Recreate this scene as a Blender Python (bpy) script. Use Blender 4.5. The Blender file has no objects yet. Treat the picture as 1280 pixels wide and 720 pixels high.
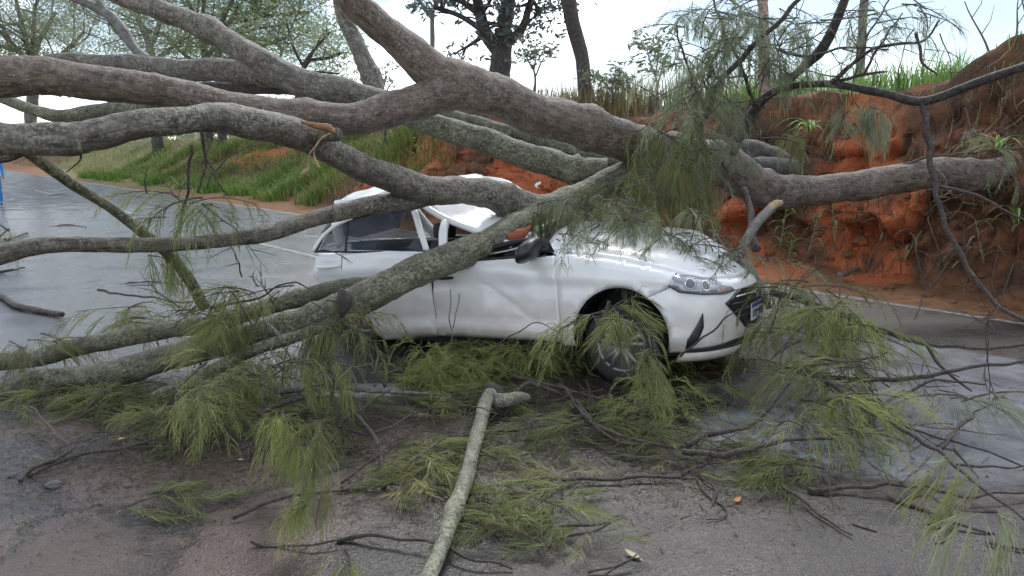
import bpy, bmesh, math, random
from mathutils import Vector as V, Matrix, noise, Euler
from mathutils.geometry import delaunay_2d_cdt
from math import sin, cos, pi, radians, exp, sqrt
random.seed(7)
S = bpy.context.scene
C = S.collection

# ------------------------------------------------------------------ camera
FPX, HC, HZ = 960.0, 1.8, 185.0            # focal length in photo pixels, eye height, horizon row
PITCH = math.atan((360 - HZ) / FPX)
cam = bpy.data.objects.new('camera', bpy.data.cameras.new('camera'))
C.objects.link(cam)
cam.location = (0, 0, HC)
cam.rotation_euler = (pi / 2 - PITCH, 0, 0)
cam.data.sensor_width = 36.0
cam.data.lens = 36.0 * FPX / 1280
cam.data.clip_end = 2000
cam.data.clip_start = 0.05
S.camera = cam
# ------------------------------------------------------------------ sky and sun (overcast day)
SUN_EL, SUN_AZ = radians(44), radians(6)   # behind cloud, ahead of the camera
w = bpy.data.worlds.new('World'); S.world = w; w.use_nodes = True
nt = w.node_tree; nt.nodes.clear()
def nd(t, typ, **kw):
    n = t.nodes.new(typ)
    for k, v in kw.items():
        if k == 'inp':
            for a, b in v.items(): n.inputs[a].default_value = b
        else: setattr(n, k, v)
    return n
sky = nd(nt, 'ShaderNodeTexSky', sky_type='NISHITA', sun_disc=False, sun_elevation=SUN_EL, sun_rotation=SUN_AZ)
sky.air_density = 1.0; sky.dust_density = 0.5; sky.ozone_density = 2.0
tc = nd(nt, 'ShaderNodeTexCoord')
mp = nd(nt, 'ShaderNodeMapping'); mp.inputs['Scale'].default_value = (1.0, 1.0, 2.6); mp.inputs['Location'].default_value = (1.3, 0.4, 0.0)
nz = nd(nt, 'ShaderNodeTexNoise', inp={'Scale': 1.7, 'Detail': 6.0, 'Roughness': 0.55})
rp = nd(nt, 'ShaderNodeValToRGB')
rp.color_ramp.elements[0].position = 0.45; rp.color_ramp.elements[0].color = (0.03, 0.03, 0.03, 1)
rp.color_ramp.elements[1].position = 0.62; rp.color_ramp.elements[1].color = (0.97, 0.97, 0.97, 1)
mx = nd(nt, 'ShaderNodeMix', data_type='RGBA'); 
gd = nd(nt, 'ShaderNodeVectorMath', operation='DOT_PRODUCT'); gd.inputs[1].default_value = (sin(SUN_AZ) * cos(SUN_EL), cos(SUN_AZ) * cos(SUN_EL), sin(SUN_EL))
gm = nd(nt, 'ShaderNodeMapRange', interpolation_type='SMOOTHSTEP', inp={'From Min': 0.45, 'From Max': 1.0, 'To Min': 20.0, 'To Max': 42.0})   # cloud glows where it veils the sun
cb = nd(nt, 'ShaderNodeVectorMath', operation='SCALE'); cb.inputs[0].default_value = (0.96, 1.0, 1.05)
nt.links.new(gd.outputs['Value'], gm.inputs['Value']); nt.links.new(gm.outputs[0], cb.inputs['Scale'])
nt.links.new(cb.outputs[0], mx.inputs['B'])
bg = nd(nt, 'ShaderNodeBackground', inp={'Strength': 0.055})
wo = nd(nt, 'ShaderNodeOutputWorld')
L = nt.links.new
L(tc.outputs['Generated'], mp.inputs['Vector']); L(tc.outputs['Generated'], gd.inputs[0]); L(mp.outputs['Vector'], nz.inputs['Vector'])
L(nz.outputs['Fac'], rp.inputs['Fac']); L(rp.outputs['Color'], mx.inputs['Factor'])
L(sky.outputs['Color'], mx.inputs['A']); L(mx.outputs['Result'], bg.inputs['Color']); L(bg.outputs['Background'], wo.inputs['Surface'])
sl = bpy.data.lights.new('sun', 'SUN'); sl.energy = 1.0; sl.angle = radians(16); sl.color = (1.0, 0.96, 0.9)
so = bpy.data.objects.new('sun', sl); C.objects.link(so)
so.rotation_euler = (pi / 2 - SUN_EL, 0, pi - SUN_AZ)
so.location = (0, 0, 30)
S.view_settings.view_transform = 'Standard'; S.view_settings.look = 'None'
S.view_settings.exposure = 1.3; S.view_settings.gamma = 1.0

# ------------------------------------------------------------------ pixel helpers (photo 1280x720)
_c, _s = cos(PITCH), sin(PITCH)
def ray(px, py):
    a = (px - 640) / FPX; b = (360 - py) / FPX
    return V((a, _c + b * _s, -_s + b * _c))
def at(px, py, Y):
    d = ray(px, py); return d * (Y / d.y) + V((0, 0, HC))
def gr(px, py, h=0.0):
    d = ray(px, py); return d * ((h - HC) / d.z) + V((0, 0, HC))
E0 = V((4.41, 8.828, 0)); ANG = radians(40)
DS = V((-sin(ANG), cos(ANG), 0)); DN = V((cos(ANG), sin(ANG), 0))
def stw(s, t, z=0.0): return E0 + DS * s + DN * t + V((0, 0, z))
def wst(p): q = V((p[0], p[1], 0)) - E0; return q.dot(DS), q.dot(DN)
def lerp_tab(tab, x):
    if x <= tab[0][0]: return tab[0][1]
    for (a, b), (c, d) in zip(tab, tab[1:]):
        if x <= c: return b + (d - b) * (x - a) / (c - a)
    return tab[-1][1]
def sstep(a, b, x):
    t = min(1, max(0, (x - a) / (b - a))); return t * t * (3 - 2 * t)
def fbm(p, o=4): return noise.fractal(p, 0.9, 2.1, o)

# ------------------------------------------------------------------ object helpers
def thing(name, label, cat, loc=(0, 0, 0), rot=(0, 0, 0), group=None):
    o = bpy.data.objects.new(name, None); C.objects.link(o)
    o.location = loc; o.rotation_euler = rot; o.empty_display_size = 0.2
    o['label'] = label; o['category'] = cat
    if group: o['group'] = group
    return o
def tag(o, label, cat, group=None):
    o['label'] = label; o['category'] = cat
    if group: o['group'] = group
    return o
def mobj(name, verts, faces, mat, parent=None, smooth=True, kind=None, tint=None):
    me = bpy.data.meshes.new(name)
    me.from_pydata([tuple(v) for v in verts], [], faces)
    if tint is not None:
        ca = me.attributes.new('tint', 'FLOAT', 'POINT')
        ca.data.foreach_set('value', tint)
    if smooth: me.polygons.foreach_set('use_smooth', [True] * len(me.polygons))
    me.materials.append(mat); me.update()
    o = bpy.data.objects.new(name, me); C.objects.link(o)
    if parent: o.parent = parent
    if kind: o['kind'] = kind
    return o
def inst(name, src, parent, M):
    o = bpy.data.objects.new(name, src); C.objects.link(o)
    o.parent = parent; o.matrix_local = M
    return o

# ------------------------------------------------------------------ materials
def newmat(name):
    m = bpy.data.materials.new(name); m.use_nodes = True
    t = m.node_tree; b = t.nodes['Principled BSDF']
    return m, t, b
def simple(name, col, rough=0.5, metal=0.0, coat=0.0, spec=0.5):
    m, t, b = newmat(name)
    b.inputs['Base Color'].default_value = (*col, 1); b.inputs['Roughness'].default_value = rough
    b.inputs['Metallic'].default_value = metal; b.inputs['Coat Weight'].default_value = coat
    b.inputs['Specular IOR Level'].default_value = spec
    return m
def ramp(t, src, stops):
    r = nd(t, 'ShaderNodeValToRGB'); e = r.color_ramp.elements
    while len(e) < len(stops): e.new(0.5)
    for i, (p, c) in enumerate(stops):
        e[i].position = p; e[i].color = (*c, 1) if len(c) == 3 else c
    t.links.new(src, r.inputs['Fac']); return r.outputs['Color']
def noise_n(t, vec, scale, detail=4.0, rough=0.55, dist=0.0):
    n = nd(t, 'ShaderNodeTexNoise', inp={'Scale': scale, 'Detail': detail, 'Roughness': rough, 'Distortion': dist})
    if vec is not None: t.links.new(vec, n.inputs['Vector'])
    return n.outputs['Fac']
def mixc(t, fac, a, b, blend='MIX'):
    m = nd(t, 'ShaderNodeMix', data_type='RGBA', blend_type=blend)
    for k, v in (('Factor', fac), ('A', a), ('B', b)):
        if isinstance(v, (float, int)): m.inputs[k].default_value = v
        elif isinstance(v, tuple): m.inputs[k].default_value = (*v, 1)
        else: t.links.new(v, m.inputs[k])
    return m.outputs['Result']
def mathn(t, op, a, b=None, clamp=False):
    m = nd(t, 'ShaderNodeMath', operation=op, use_clamp=clamp)
    for i, v in enumerate((a, b)):
        if v is None: continue
        if isinstance(v, (float, int)): m.inputs[i].default_value = v
        else: t.links.new(v, m.inputs[i])
    return m.outputs[0]
def bump(t, b, h, strength=0.5, dist=0.02):
    n = nd(t, 'ShaderNodeBump', inp={'Strength': strength, 'Distance': dist})
    t.links.new(h, n.inputs['Height']); t.links.new(n.outputs['Normal'], b.inputs['Normal'])
def objco(t): return nd(t, 'ShaderNodeTexCoord').outputs['Object']

def bark_mat(name, dark, mid, light, lich=0.62, scale=1.0, along=False):
    m, t, b = newmat(name); co = objco(t); lc = co
    if along: lc = nd(t, 'ShaderNodeAttribute', attribute_name='barkco').outputs['Vector']
    big = noise_n(t, co, 3.2 * scale, 5, 0.65)
    fine = noise_n(t, lc, 20 * scale, 7, 0.75, 0.3)
    spk = noise_n(t, co, 46 * scale, 4, 0.65)
    c = ramp(t, fine, [(0.36, dark), (0.48, mid), (0.62, tuple(x * 1.7 for x in mid))])
    c = mixc(t, ramp(t, noise_n(t, lc, 6 * scale, 4, 0.6), [(0.38, (0.30,) * 3), (0.52, (0, 0, 0))]), c, dark)
    lm = mathn(t, 'MULTIPLY', ramp(t, spk, [(lich - 0.05, (0, 0, 0)), (lich + 0.05, (1, 1, 1))]), ramp(t, big, [(0.40, (0.2,) * 3), (0.6, (1, 1, 1))]))
    c = mixc(t, lm, c, light)
    patch = ramp(t, noise_n(t, co, 13 * scale, 6, 0.75), [(0.52, (0, 0, 0)), (0.60, (1, 1, 1))])
    c = mixc(t, mathn(t, 'MULTIPLY', patch, 0.5), c, light)
    t.links.new(c, b.inputs['Base Color'])
    b.inputs['Roughness'].default_value = 0.65
    vor = nd(t, 'ShaderNodeTexVoronoi', feature='DISTANCE_TO_EDGE', inp={'Scale': 20 * scale}); t.links.new(lc, vor.inputs['Vector'])
    fis = ramp(t, vor.outputs['Distance'], [(0.0, (0, 0, 0)), (0.16, (1, 1, 1))])
    h = mathn(t, 'ADD', mathn(t, 'MULTIPLY', fis, 0.22), mathn(t, 'ADD', mathn(t, 'MULTIPLY', fine, 0.9), mathn(t, 'MULTIPLY', noise_n(t, co, 60 * scale, 4, 0.7), 0.6)))
    bump(t, b, h, 0.8, 0.02)
    return m
M = {}
M['bark'] = bark_mat('grey bark', (0.030, 0.027, 0.023), (0.098, 0.084, 0.067), (0.31, 0.295, 0.235), 0.565, 1, True)
M['bark_brown'] = bark_mat('brown bark', (0.036, 0.029, 0.023), (0.118, 0.088, 0.066), (0.29, 0.25, 0.20), 0.585, 1, True)
M['bark_moss'] = bark_mat('greenish bark', (0.030, 0.030, 0.019), (0.092, 0.088, 0.056), (0.29, 0.295, 0.20), 0.545, 1, True)
M['bark_pale'] = bark_mat('pale lichen bark', (0.040, 0.038, 0.028), (0.135, 0.130, 0.090), (0.36, 0.36, 0.27), 0.50, 1.2, True)
M['bark_dark'] = bark_mat('dark wet bark', (0.012, 0.010, 0.009), (0.045, 0.036, 0.032), (0.12, 0.11, 0.10), 0.66)
M['bark_far'] = bark_mat('weathered trunk bark', (0.045, 0.045, 0.045), (0.12, 0.115, 0.105), (0.24, 0.23, 0.21), 0.62, 0.35)
M['bark_pink'] = bark_mat('pinkish trunk bark', (0.10, 0.06, 0.05), (0.27, 0.18, 0.15), (0.36, 0.31, 0.28), 0.62, 0.6)
M['twig'] = bark_mat('dark twig bark', (0.022, 0.016, 0.014), (0.068, 0.050, 0.043), (0.15, 0.125, 0.11), 0.66, 2.0)
M['twig_grey'] = bark_mat('grey twig bark', (0.05, 0.045, 0.04), (0.15, 0.14, 0.12), (0.30, 0.29, 0.26), 0.6, 2.0)
M['root'] = bark_mat('dry root bark', (0.05, 0.032, 0.022), (0.15, 0.10, 0.065), (0.34, 0.27, 0.18), 0.6, 2.0)
def woodm(name, a, b_):
    m, t, b = newmat(name); co = objco(t)
    t.links.new(ramp(t, noise_n(t, co, 45, 6, 0.75), [(0.35, a), (0.65, b_)]), b.inputs['Base Color']); b.inputs['Roughness'].default_value = 0.75
    bump(t, b, noise_n(t, co, 80, 4, 0.7), 0.8, 0.01); return m
M['wood'] = woodm('split wood', (0.16, 0.085, 0.045), (0.40, 0.20, 0.095))
M['wood_pale'] = woodm('peeled wood', (0.26, 0.18, 0.10), (0.52, 0.39, 0.23))
M['wood_red'] = simple('reddish torn wood', (0.30, 0.085, 0.035), 0.8)

def leaf_mat(name, stops, trans=0.35, rough=0.5, obj_var=0.5):
    m, t, b = newmat(name)
    a = nd(t, 'ShaderNodeAttribute', attribute_name='tint').outputs['Fac']
    oi = nd(t, 'ShaderNodeObjectInfo').outputs['Random']
    f = mathn(t, 'ADD', mathn(t, 'MULTIPLY', a, 1 - obj_var), mathn(t, 'MULTIPLY', oi, obj_var))
    c = ramp(t, f, stops)
    t.links.new(c, b.inputs['Base Color']); b.inputs['Roughness'].default_value = rough
    b.inputs['Specular IOR Level'].default_value = 0.3
    tr = nd(t, 'ShaderNodeBsdfTranslucent'); t.links.new(c, tr.inputs['Color'])
    ms = nd(t, 'ShaderNodeMixShader', inp={0: trans})
    out = t.nodes['Material Output']
    t.links.new(b.outputs[0], ms.inputs[1]); t.links.new(tr.outputs[0], ms.inputs[2]); t.links.new(ms.outputs[0], out.inputs['Surface'])
    return m
M['needle'] = leaf_mat('drooping needle foliage', [(0.05, (0.19, 0.14, 0.07)), (0.16, (0.13, 0.155, 0.065)), (0.5, (0.21, 0.245, 0.095)), (0.75, (0.29, 0.315, 0.12)), (0.95, (0.38, 0.34, 0.16))], 0.45)
M['needle_bright'] = leaf_mat('fresh needle foliage', [(0.1, (0.18, 0.225, 0.075)), (0.5, (0.29, 0.345, 0.110)), (0.9, (0.42, 0.43, 0.17))], 0.48)
M['needle_back'] = leaf_mat('grey green needle foliage', [(0.1, (0.17, 0.20, 0.13)), (0.5, (0.27, 0.305, 0.19)), (0.9, (0.38, 0.40, 0.24))], 0.52)
M['leaf_far'] = leaf_mat('feathery far leaves', [(0.1, (0.21, 0.245, 0.15)), (0.5, (0.26, 0.30, 0.18)), (0.9, (0.32, 0.35, 0.22))], 0.5)  # far foliage paled in its colour to stand in for haze
M['leaf_lime'] = leaf_mat('light green far leaves', [(0.1, (0.21, 0.27, 0.13)), (0.5, (0.26, 0.325, 0.155)), (0.9, (0.32, 0.38, 0.19))], 0.5)
M['leaf_dark'] = leaf_mat('broad dark leaves', [(0.1, (0.09, 0.12, 0.12)), (0.5, (0.155, 0.195, 0.175)), (0.9, (0.23, 0.265, 0.21))], 0.4)
M['grass'] = leaf_mat('lush verge grass', [(0.1, (0.075, 0.13, 0.025)), (0.5, (0.125, 0.25, 0.04)), (0.9, (0.24, 0.30, 0.075))], 0.4, 0.5, 0.0)
M['grass_dry'] = leaf_mat('yellowed grass', [(0.1, (0.12, 0.095, 0.035)), (0.5, (0.21, 0.185, 0.062)), (0.9, (0.33, 0.29, 0.13))], 0.3, 0.7, 0.0)
M['grass_top'] = leaf_mat('bright bank top grass', [(0.1, (0.12, 0.23, 0.05)), (0.5, (0.20, 0.36, 0.09)), (0.9, (0.32, 0.46, 0.15))], 0.4, 0.5, 0.0)
M['reed'] = leaf_mat('grey green reeds', [(0.1, (0.12, 0.135, 0.095)), (0.5, (0.19, 0.22, 0.14)), (0.9, (0.29, 0.31, 0.2))], 0.4, 0.6, 0.0)
M['straw'] = leaf_mat('dead straw and roots', [(0.1, (0.07, 0.045, 0.028)), (0.5, (0.15, 0.105, 0.06)), (0.9, (0.30, 0.24, 0.14))], 0.2, 0.8, 0.0)

M['litter'] = leaf_mat('fallen dead needles', [(0.1, (0.045, 0.035, 0.024)), (0.5, (0.085, 0.072, 0.042)), (0.9, (0.17, 0.145, 0.075))], 0.1, 0.7, 0.0)
def blobs(t, co, lst, wob=0.35, wscale=1.3):
    """soft mask made of noisy ellipses lying in the world's ground plane"""
    nv = nd(t, 'ShaderNodeTexNoise', inp={'Scale': wscale, 'Detail': 5.0, 'Roughness': 0.6}); t.links.new(co, nv.inputs['Vector'])
    off = mathn(t, 'MULTIPLY', mathn(t, 'SUBTRACT', nv.outputs['Fac'], 0.5), wob * 4)
    acc = None
    for (x, y, rx, ry, a) in lst:
        mpn = nd(t, 'ShaderNodeMapping', vector_type='TEXTURE')
        mpn.inputs['Location'].default_value = (x, y, 0); mpn.inputs['Rotation'].default_value = (0, 0, radians(a)); mpn.inputs['Scale'].default_value = (rx, ry, 1000)
        t.links.new(co, mpn.inputs['Vector'])
        ln = nd(t, 'ShaderNodeVectorMath', operation='LENGTH'); t.links.new(mpn.outputs[0], ln.inputs[0])
        v = mathn(t, 'SUBTRACT', 1.0, ln.outputs['Value'])
        acc = v if acc is None else mathn(t, 'MAXIMUM', acc, v)
    return mathn(t, 'ADD', acc, off)

def asphalt():
    m, t, b = newmat('wet worn asphalt'); co = objco(t)
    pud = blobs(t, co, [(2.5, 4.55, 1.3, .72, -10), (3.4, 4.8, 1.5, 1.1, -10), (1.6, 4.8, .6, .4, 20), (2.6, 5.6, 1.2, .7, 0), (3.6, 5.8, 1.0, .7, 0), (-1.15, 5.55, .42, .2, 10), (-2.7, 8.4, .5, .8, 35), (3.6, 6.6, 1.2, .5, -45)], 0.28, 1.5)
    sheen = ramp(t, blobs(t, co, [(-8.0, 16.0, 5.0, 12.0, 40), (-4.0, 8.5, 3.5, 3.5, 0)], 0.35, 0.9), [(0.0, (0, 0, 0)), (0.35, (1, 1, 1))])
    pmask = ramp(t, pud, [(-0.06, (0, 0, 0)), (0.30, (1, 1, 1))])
    mud = ramp(t, blobs(t, co, [(-1.2, 3.4, .9, .5, 70), (-1.9, 4.0, 1.1, .5, 10), (-.7, 4.3, .35, .9, 10), (-2.6, 4.8, 1.0, .35, 0), (-2.2, 3.2, .8, .5, 0)], 0.35, 2.2), [(0.0, (0, 0, 0)), (0.5, (1, 1, 1))])
    orange = ramp(t, blobs(t, co, [(6.0, 7.6, 1.5, .5, -50), (4.2, 9.9, 2.2, .55, -50), (1.9, 12.6, 2.2, .45, -50), (7.2, 6.2, 1.5, .5, -50)], 0.4, 1.6), [(-0.0, (0, 0, 0)), (0.5, (1, 1, 1))])
    agg = noise_n(t, co, 95, 3, 0.75)
    vor = nd(t, 'ShaderNodeTexVoronoi', inp={'Scale': 82.0}); t.links.new(co, vor.inputs['Vector'])
    cell = nd(t, 'ShaderNodeSeparateColor'); t.links.new(vor.outputs['Color'], cell.inputs[0])
    big = noise_n(t, co, 0.9, 5, 0.6)
    gm_ = mathn(t, 'ADD', mathn(t, 'MULTIPLY', agg, 0.5), mathn(t, 'MULTIPLY', cell.outputs[0], 0.5))
    c = ramp(t, gm_, [(0.25, (0.014, 0.011, 0.011)), (0.50, (0.030, 0.024, 0.024)), (0.68, (0.053, 0.044, 0.042)), (0.80, (0.12, 0.106, 0.101))])
    damp = ramp(t, blobs(t, co, [(-.45, 3.55, .42, .95, 8), (-.9, 4.6, .6, .4, 0), (.3, 4.9, 1.2, .35, 0), (1.5, 5.2, .9, .35, -20), (-.75, 3.1, .5, .5, 0)], 0.22, 2.4), [(0.0, (0, 0, 0)), (0.12, (1, 1, 1))])
    c = mixc(t, mathn(t, 'MULTIPLY', damp, 0.65), c, (0.020, 0.019, 0.021))
    c = mixc(t, ramp(t, big, [(0.38, (0, 0, 0)), (0.62, (1, 1, 1))]), c, mixc(t, 1.0, c, (0.62, 0.60, 0.60), 'MULTIPLY'))
    c = mixc(t, mathn(t, 'MULTIPLY', mud, 0.85), c, ramp(t, agg, [(0.3, (0.062, 0.040, 0.031)), (0.7, (0.142, 0.094, 0.073))]))
    c = mixc(t, mathn(t, 'MULTIPLY', orange, 0.85), c, (0.20, 0.105, 0.055))
    c = mixc(t, mathn(t, 'MULTIPLY', sheen, 0.30), c, (0.22, 0.23, 0.24))  # sky sheen on the far left road, painted paler into the colour
    # puddles: bright sky reflection painted in as a pale base colour
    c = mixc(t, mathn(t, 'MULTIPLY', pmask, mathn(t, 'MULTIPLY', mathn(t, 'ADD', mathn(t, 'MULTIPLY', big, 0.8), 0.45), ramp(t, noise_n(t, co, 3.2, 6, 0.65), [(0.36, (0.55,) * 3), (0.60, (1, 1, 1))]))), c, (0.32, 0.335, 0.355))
    # cracks and broken seams
    cv = nd(t, 'ShaderNodeTexVoronoi', feature='DISTANCE_TO_EDGE', inp={'Scale': 0.62})
    dn = nd(t, 'ShaderNodeTexNoise', inp={'Scale': 3.0, 'Detail': 6.0, 'Roughness': 0.65}); t.links.new(co, dn.inputs['Vector'])
    add = nd(t, 'ShaderNodeVectorMath', operation='ADD'); sc = nd(t, 'ShaderNodeVectorMath', operation='SCALE'); sc.inputs['Scale'].default_value = 0.55
    t.links.new(dn.outputs['Color'], sc.inputs[0]); t.links.new(co, add.inputs[0]); t.links.new(sc.outputs[0], add.inputs[1]); t.links.new(add.outputs[0], cv.inputs['Vector'])
    where = ramp(t, blobs(t, co, [(-1.9, 3.6, 1.6, 1.2, 0)], 0.2, 0.9), [(0.0, (0, 0, 0)), (0.35, (1, 1, 1))])
    crack = mathn(t, 'MULTIPLY', ramp(t, cv.outputs['Distance'], [(0.0, (1, 1, 1)), (0.030, (0, 0, 0))]), where)
    c = mixc(t, mathn(t, 'MULTIPLY', crack, 0.85), c, (0.018, 0.016, 0.016))
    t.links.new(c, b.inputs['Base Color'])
    wet = noise_n(t, co, 1.6, 5, 0.6)
    rbase = nd(t, 'ShaderNodeMapRange', inp={'From Min': 0.35, 'From Max': 0.62, 'To Min': 0.20, 'To Max': 0.50}); t.links.new(wet, rbase.inputs['Value'])
    r = nd(t, 'ShaderNodeMix', data_type='FLOAT'); t.links.new(pmask, r.inputs['Factor']); t.links.new(rbase.outputs[0], r.inputs['A']); r.inputs['B'].default_value = 0.09
    t.links.new(mathn(t, 'MULTIPLY', mathn(t, 'MULTIPLY', r.outputs['Result'], mathn(t, 'SUBTRACT', 1.0, mathn(t, 'MULTIPLY', sheen, 0.45))), mathn(t, 'SUBTRACT', 1.0, mathn(t, 'MULTIPLY', damp, 0.45))), b.inputs['Roughness'])
    b.inputs['IOR'].default_value = 1.5
    dry = mathn(t, 'SUBTRACT', 1.0, mathn(t, 'MULTIPLY', pmask, 0.94))
    h = mathn(t, 'ADD', mathn(t, 'MULTIPLY', vor.outputs['Distance'], 0.55), mathn(t, 'ADD', agg, mathn(t, 'MULTIPLY', mud, 1.6)))
    h = mathn(t, 'SUBTRACT', h, mathn(t, 'MULTIPLY', crack, 2.5))
    h = mathn(t, 'MULTIPLY', h, dry)
    h = mathn(t, 'ADD', h, mathn(t, 'MULTIPLY', noise_n(t, co, 7, 3, 0.5), 0.10))
    bump(t, b, h, 0.6, 0.008)
    return m
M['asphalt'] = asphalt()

def soil():
    m, t, b = newmat('red cut bank soil'); co = objco(t)
    sep = nd(t, 'ShaderNodeSeparateXYZ'); t.links.new(co, sep.inputs[0]); z = sep.outputs['Z']
    big = noise_n(t, co, 0.85, 5, 0.62, 0.5); mid = noise_n(t, co, 4.5, 6, 0.65); fine = noise_n(t, co, 30, 5, 0.7)
    c = ramp(t, big, [(0.38, (0.095, 0.060, 0.042)), (0.47, (0.175, 0.088, 0.052)), (0.56, (0.27, 0.120, 0.062)), (0.68, (0.40, 0.155, 0.072))])
    c = mixc(t, ramp(t, mid, [(0.40, (0.8,) * 3), (0.60, (0, 0, 0))]), c, (0.095, 0.060, 0.043))
    # sandy orange mud washed along the foot of the bank
    low = ramp(t, mathn(t, 'ADD', z, mathn(t, 'MULTIPLY', mathn(t, 'SUBTRACT', mid, 0.5), 0.25)), [(0.06, (1, 1, 1)), (0.22, (0, 0, 0))])
    c = mixc(t, mathn(t, 'MULTIPLY', low, 0.9), c, ramp(t, mid, [(0.35, (0.19, 0.085, 0.038)), (0.65, (0.32, 0.165, 0.080))]))
    c = mixc(t, mathn(t, 'MULTIPLY', ramp(t, fine, [(0.3, (1, 1, 1)), (0.5, (0, 0, 0))]), 0.35), c, (0.06, 0.036, 0.026))
    wc = stw(44, 4.6); weeds = ramp(t, blobs(t, co, [(wc.x, wc.y, 31, 4.6, 130)], 0.10, 0.8), [(0.03, (0, 0, 0)), (0.12, (1, 1, 1))])
    c = mixc(t, mathn(t, 'MULTIPLY', weeds, 0.85), c, ramp(t, mid, [(0.35, (0.11, 0.12, 0.04)), (0.65, (0.22, 0.20, 0.08))]))
    # fresh orange scars
    fr = ramp(t, blobs(t, co, [(3.05, 11.8, 1.1, 1.0, 0), (3.6, 11.0, .8, .8, 0), (5.0, 11.2, .55, .8, 0), (stw(29.5, 4.7).x, stw(29.5, 4.7).y, 4.4, 1.1, 130), (4.9, 10.1, .5, .4, 0), (-2.6, 20.8, 2.2, 1.5, -50), (0.5, 16.6, 2.0, 1.2, -50)], 0.3, 2.0), [(0.0, (0, 0, 0)), (0.25, (1, 1, 1))])
    c = mixc(t, fr, c, ramp(t, fine, [(0.35, (0.36, 0.095, 0.038)), (0.65, (0.56, 0.18, 0.07))]))
    t.links.new(c, b.inputs['Base Color']); b.inputs['Roughness'].default_value = 0.85; b.inputs['Specular IOR Level'].default_value = 0.25
    bump(t, b, mathn(t, 'ADD', mathn(t, 'MULTIPLY', mid, 2.0), fine), 0.8, 0.05)
    return m
M['soil'] = soil()
def ground_m():
    m, t, b = newmat('earth and weeds'); co = objco(t)
    c = ramp(t, noise_n(t, co, 0.6, 6, 0.65), [(0.35, (0.085, 0.10, 0.035)), (0.5, (0.15, 0.11, 0.055)), (0.65, (0.12, 0.15, 0.045))])
    t.links.new(c, b.inputs['Base Color']); b.inputs['Roughness'].default_value = 0.9
    bump(t, b, noise_n(t, co, 12, 5, 0.6), 0.5, 0.05)
    return m
M['ground'] = ground_m()
def linepaint():
    m, t, b = newmat('worn road paint'); co = objco(t)
    n = noise_n(t, co, 16, 6, 0.7)
    t.links.new(ramp(t, n, [(0.42, (0.10, 0.095, 0.09)), (0.64, (0.55, 0.53, 0.49))]), b.inputs['Base Color']); b.inputs['Roughness'].default_value = 0.35
    return m
M['line'] = linepaint()
def paint():
    m, t, b = newmat('white car paint'); co = objco(t)
    sep = nd(t, 'ShaderNodeSeparateXYZ'); t.links.new(co, sep.inputs[0])
    n = noise_n(t, co, 5, 6, 0.65); spk = noise_n(t, co, 60, 4, 0.7)
    low = nd(t, 'ShaderNodeMapRange', inp={'From Min': 0.15, 'From Max': 0.85, 'To Min': 1.0, 'To Max': 0.0}); t.links.new(sep.outputs['Z'], low.inputs['Value'])
    d = mathn(t, 'MULTIPLY', low.outputs[0], ramp(t, n, [(0.3, (0.45,) * 3), (0.62, (1, 1, 1))]))
    d = mathn(t, 'ADD', d, mathn(t, 'MULTIPLY', ramp(t, spk, [(0.66, (0, 0, 0)), (0.76, (1, 1, 1))]), 0.25), True)
    t.links.new(mixc(t, d, (0.83, 0.835, 0.84), (0.48, 0.40, 0.33)), b.inputs['Base Color'])  # beige low down: mud, with reflected ground tone painted in as well
    b.inputs['Roughness'].default_value = 0.32; b.inputs['Coat Weight'].default_value = 0.6; b.inputs['Coat Roughness'].default_value = 0.06
    return m
M['paint'] = paint()
M['black'] = simple('black plastic', (0.018, 0.018, 0.020), 0.35)
M['blackmatt'] = simple('dark underbody', (0.010, 0.010, 0.011), 0.8)
M['interior'] = simple('dark grey upholstery', (0.035, 0.035, 0.04), 0.8)
M['rubber'] = simple('tyre rubber', (0.022, 0.021, 0.021), 0.75)
M['alloy'] = simple('dirty alloy', (0.26, 0.255, 0.24), 0.4, 0.6)
M['chrome'] = simple('chrome', (0.7, 0.7, 0.72), 0.12, 1.0)
M['amber'] = simple('amber lens', (0.42, 0.20, 0.07), 0.25)
M['plate'] = simple('plate white', (0.72, 0.72, 0.70), 0.35)
M['plate_blue'] = simple('plate blue', (0.02, 0.07, 0.28), 0.35)
M['blue'] = simple('blue work clothes', (0.03, 0.20, 0.55), 0.8)
M['skin'] = simple('skin', (0.35, 0.20, 0.14), 0.6)
M['hair'] = simple('dark hair', (0.02, 0.015, 0.012), 0.7)
M['stone'] = simple('sandstone block', (0.36, 0.25, 0.17), 0.85)
M['white_scrap'] = simple('white scrap', (0.78, 0.78, 0.78), 0.6)
M['leaf_orange'] = simple('fallen orange leaf', (0.50, 0.20, 0.06), 0.6)
M['leaf_tan'] = simple('fallen tan leaf', (0.40, 0.33, 0.20), 0.6)
M['gravel'] = simple('broken asphalt crumbs', (0.11, 0.10, 0.10), 0.8)
def glass(name, col, alpha, rough=0.03):
    m, t, b = newmat(name)
    b.inputs['Base Color'].default_value = (*col, 1); b.inputs['Roughness'].default_value = rough
    b.inputs['Alpha'].default_value = alpha; b.inputs['Coat Weight'].default_value = 0.5
    return m
M['glass'] = glass('tinted window glass', (0.025, 0.03, 0.035), 0.80)
M['lens'] = glass('clear headlight lens', (0.45, 0.46, 0.48), 0.35)
M['reflector'] = simple('headlight reflector', (0.42, 0.43, 0.45), 0.22, 0.7)
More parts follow.
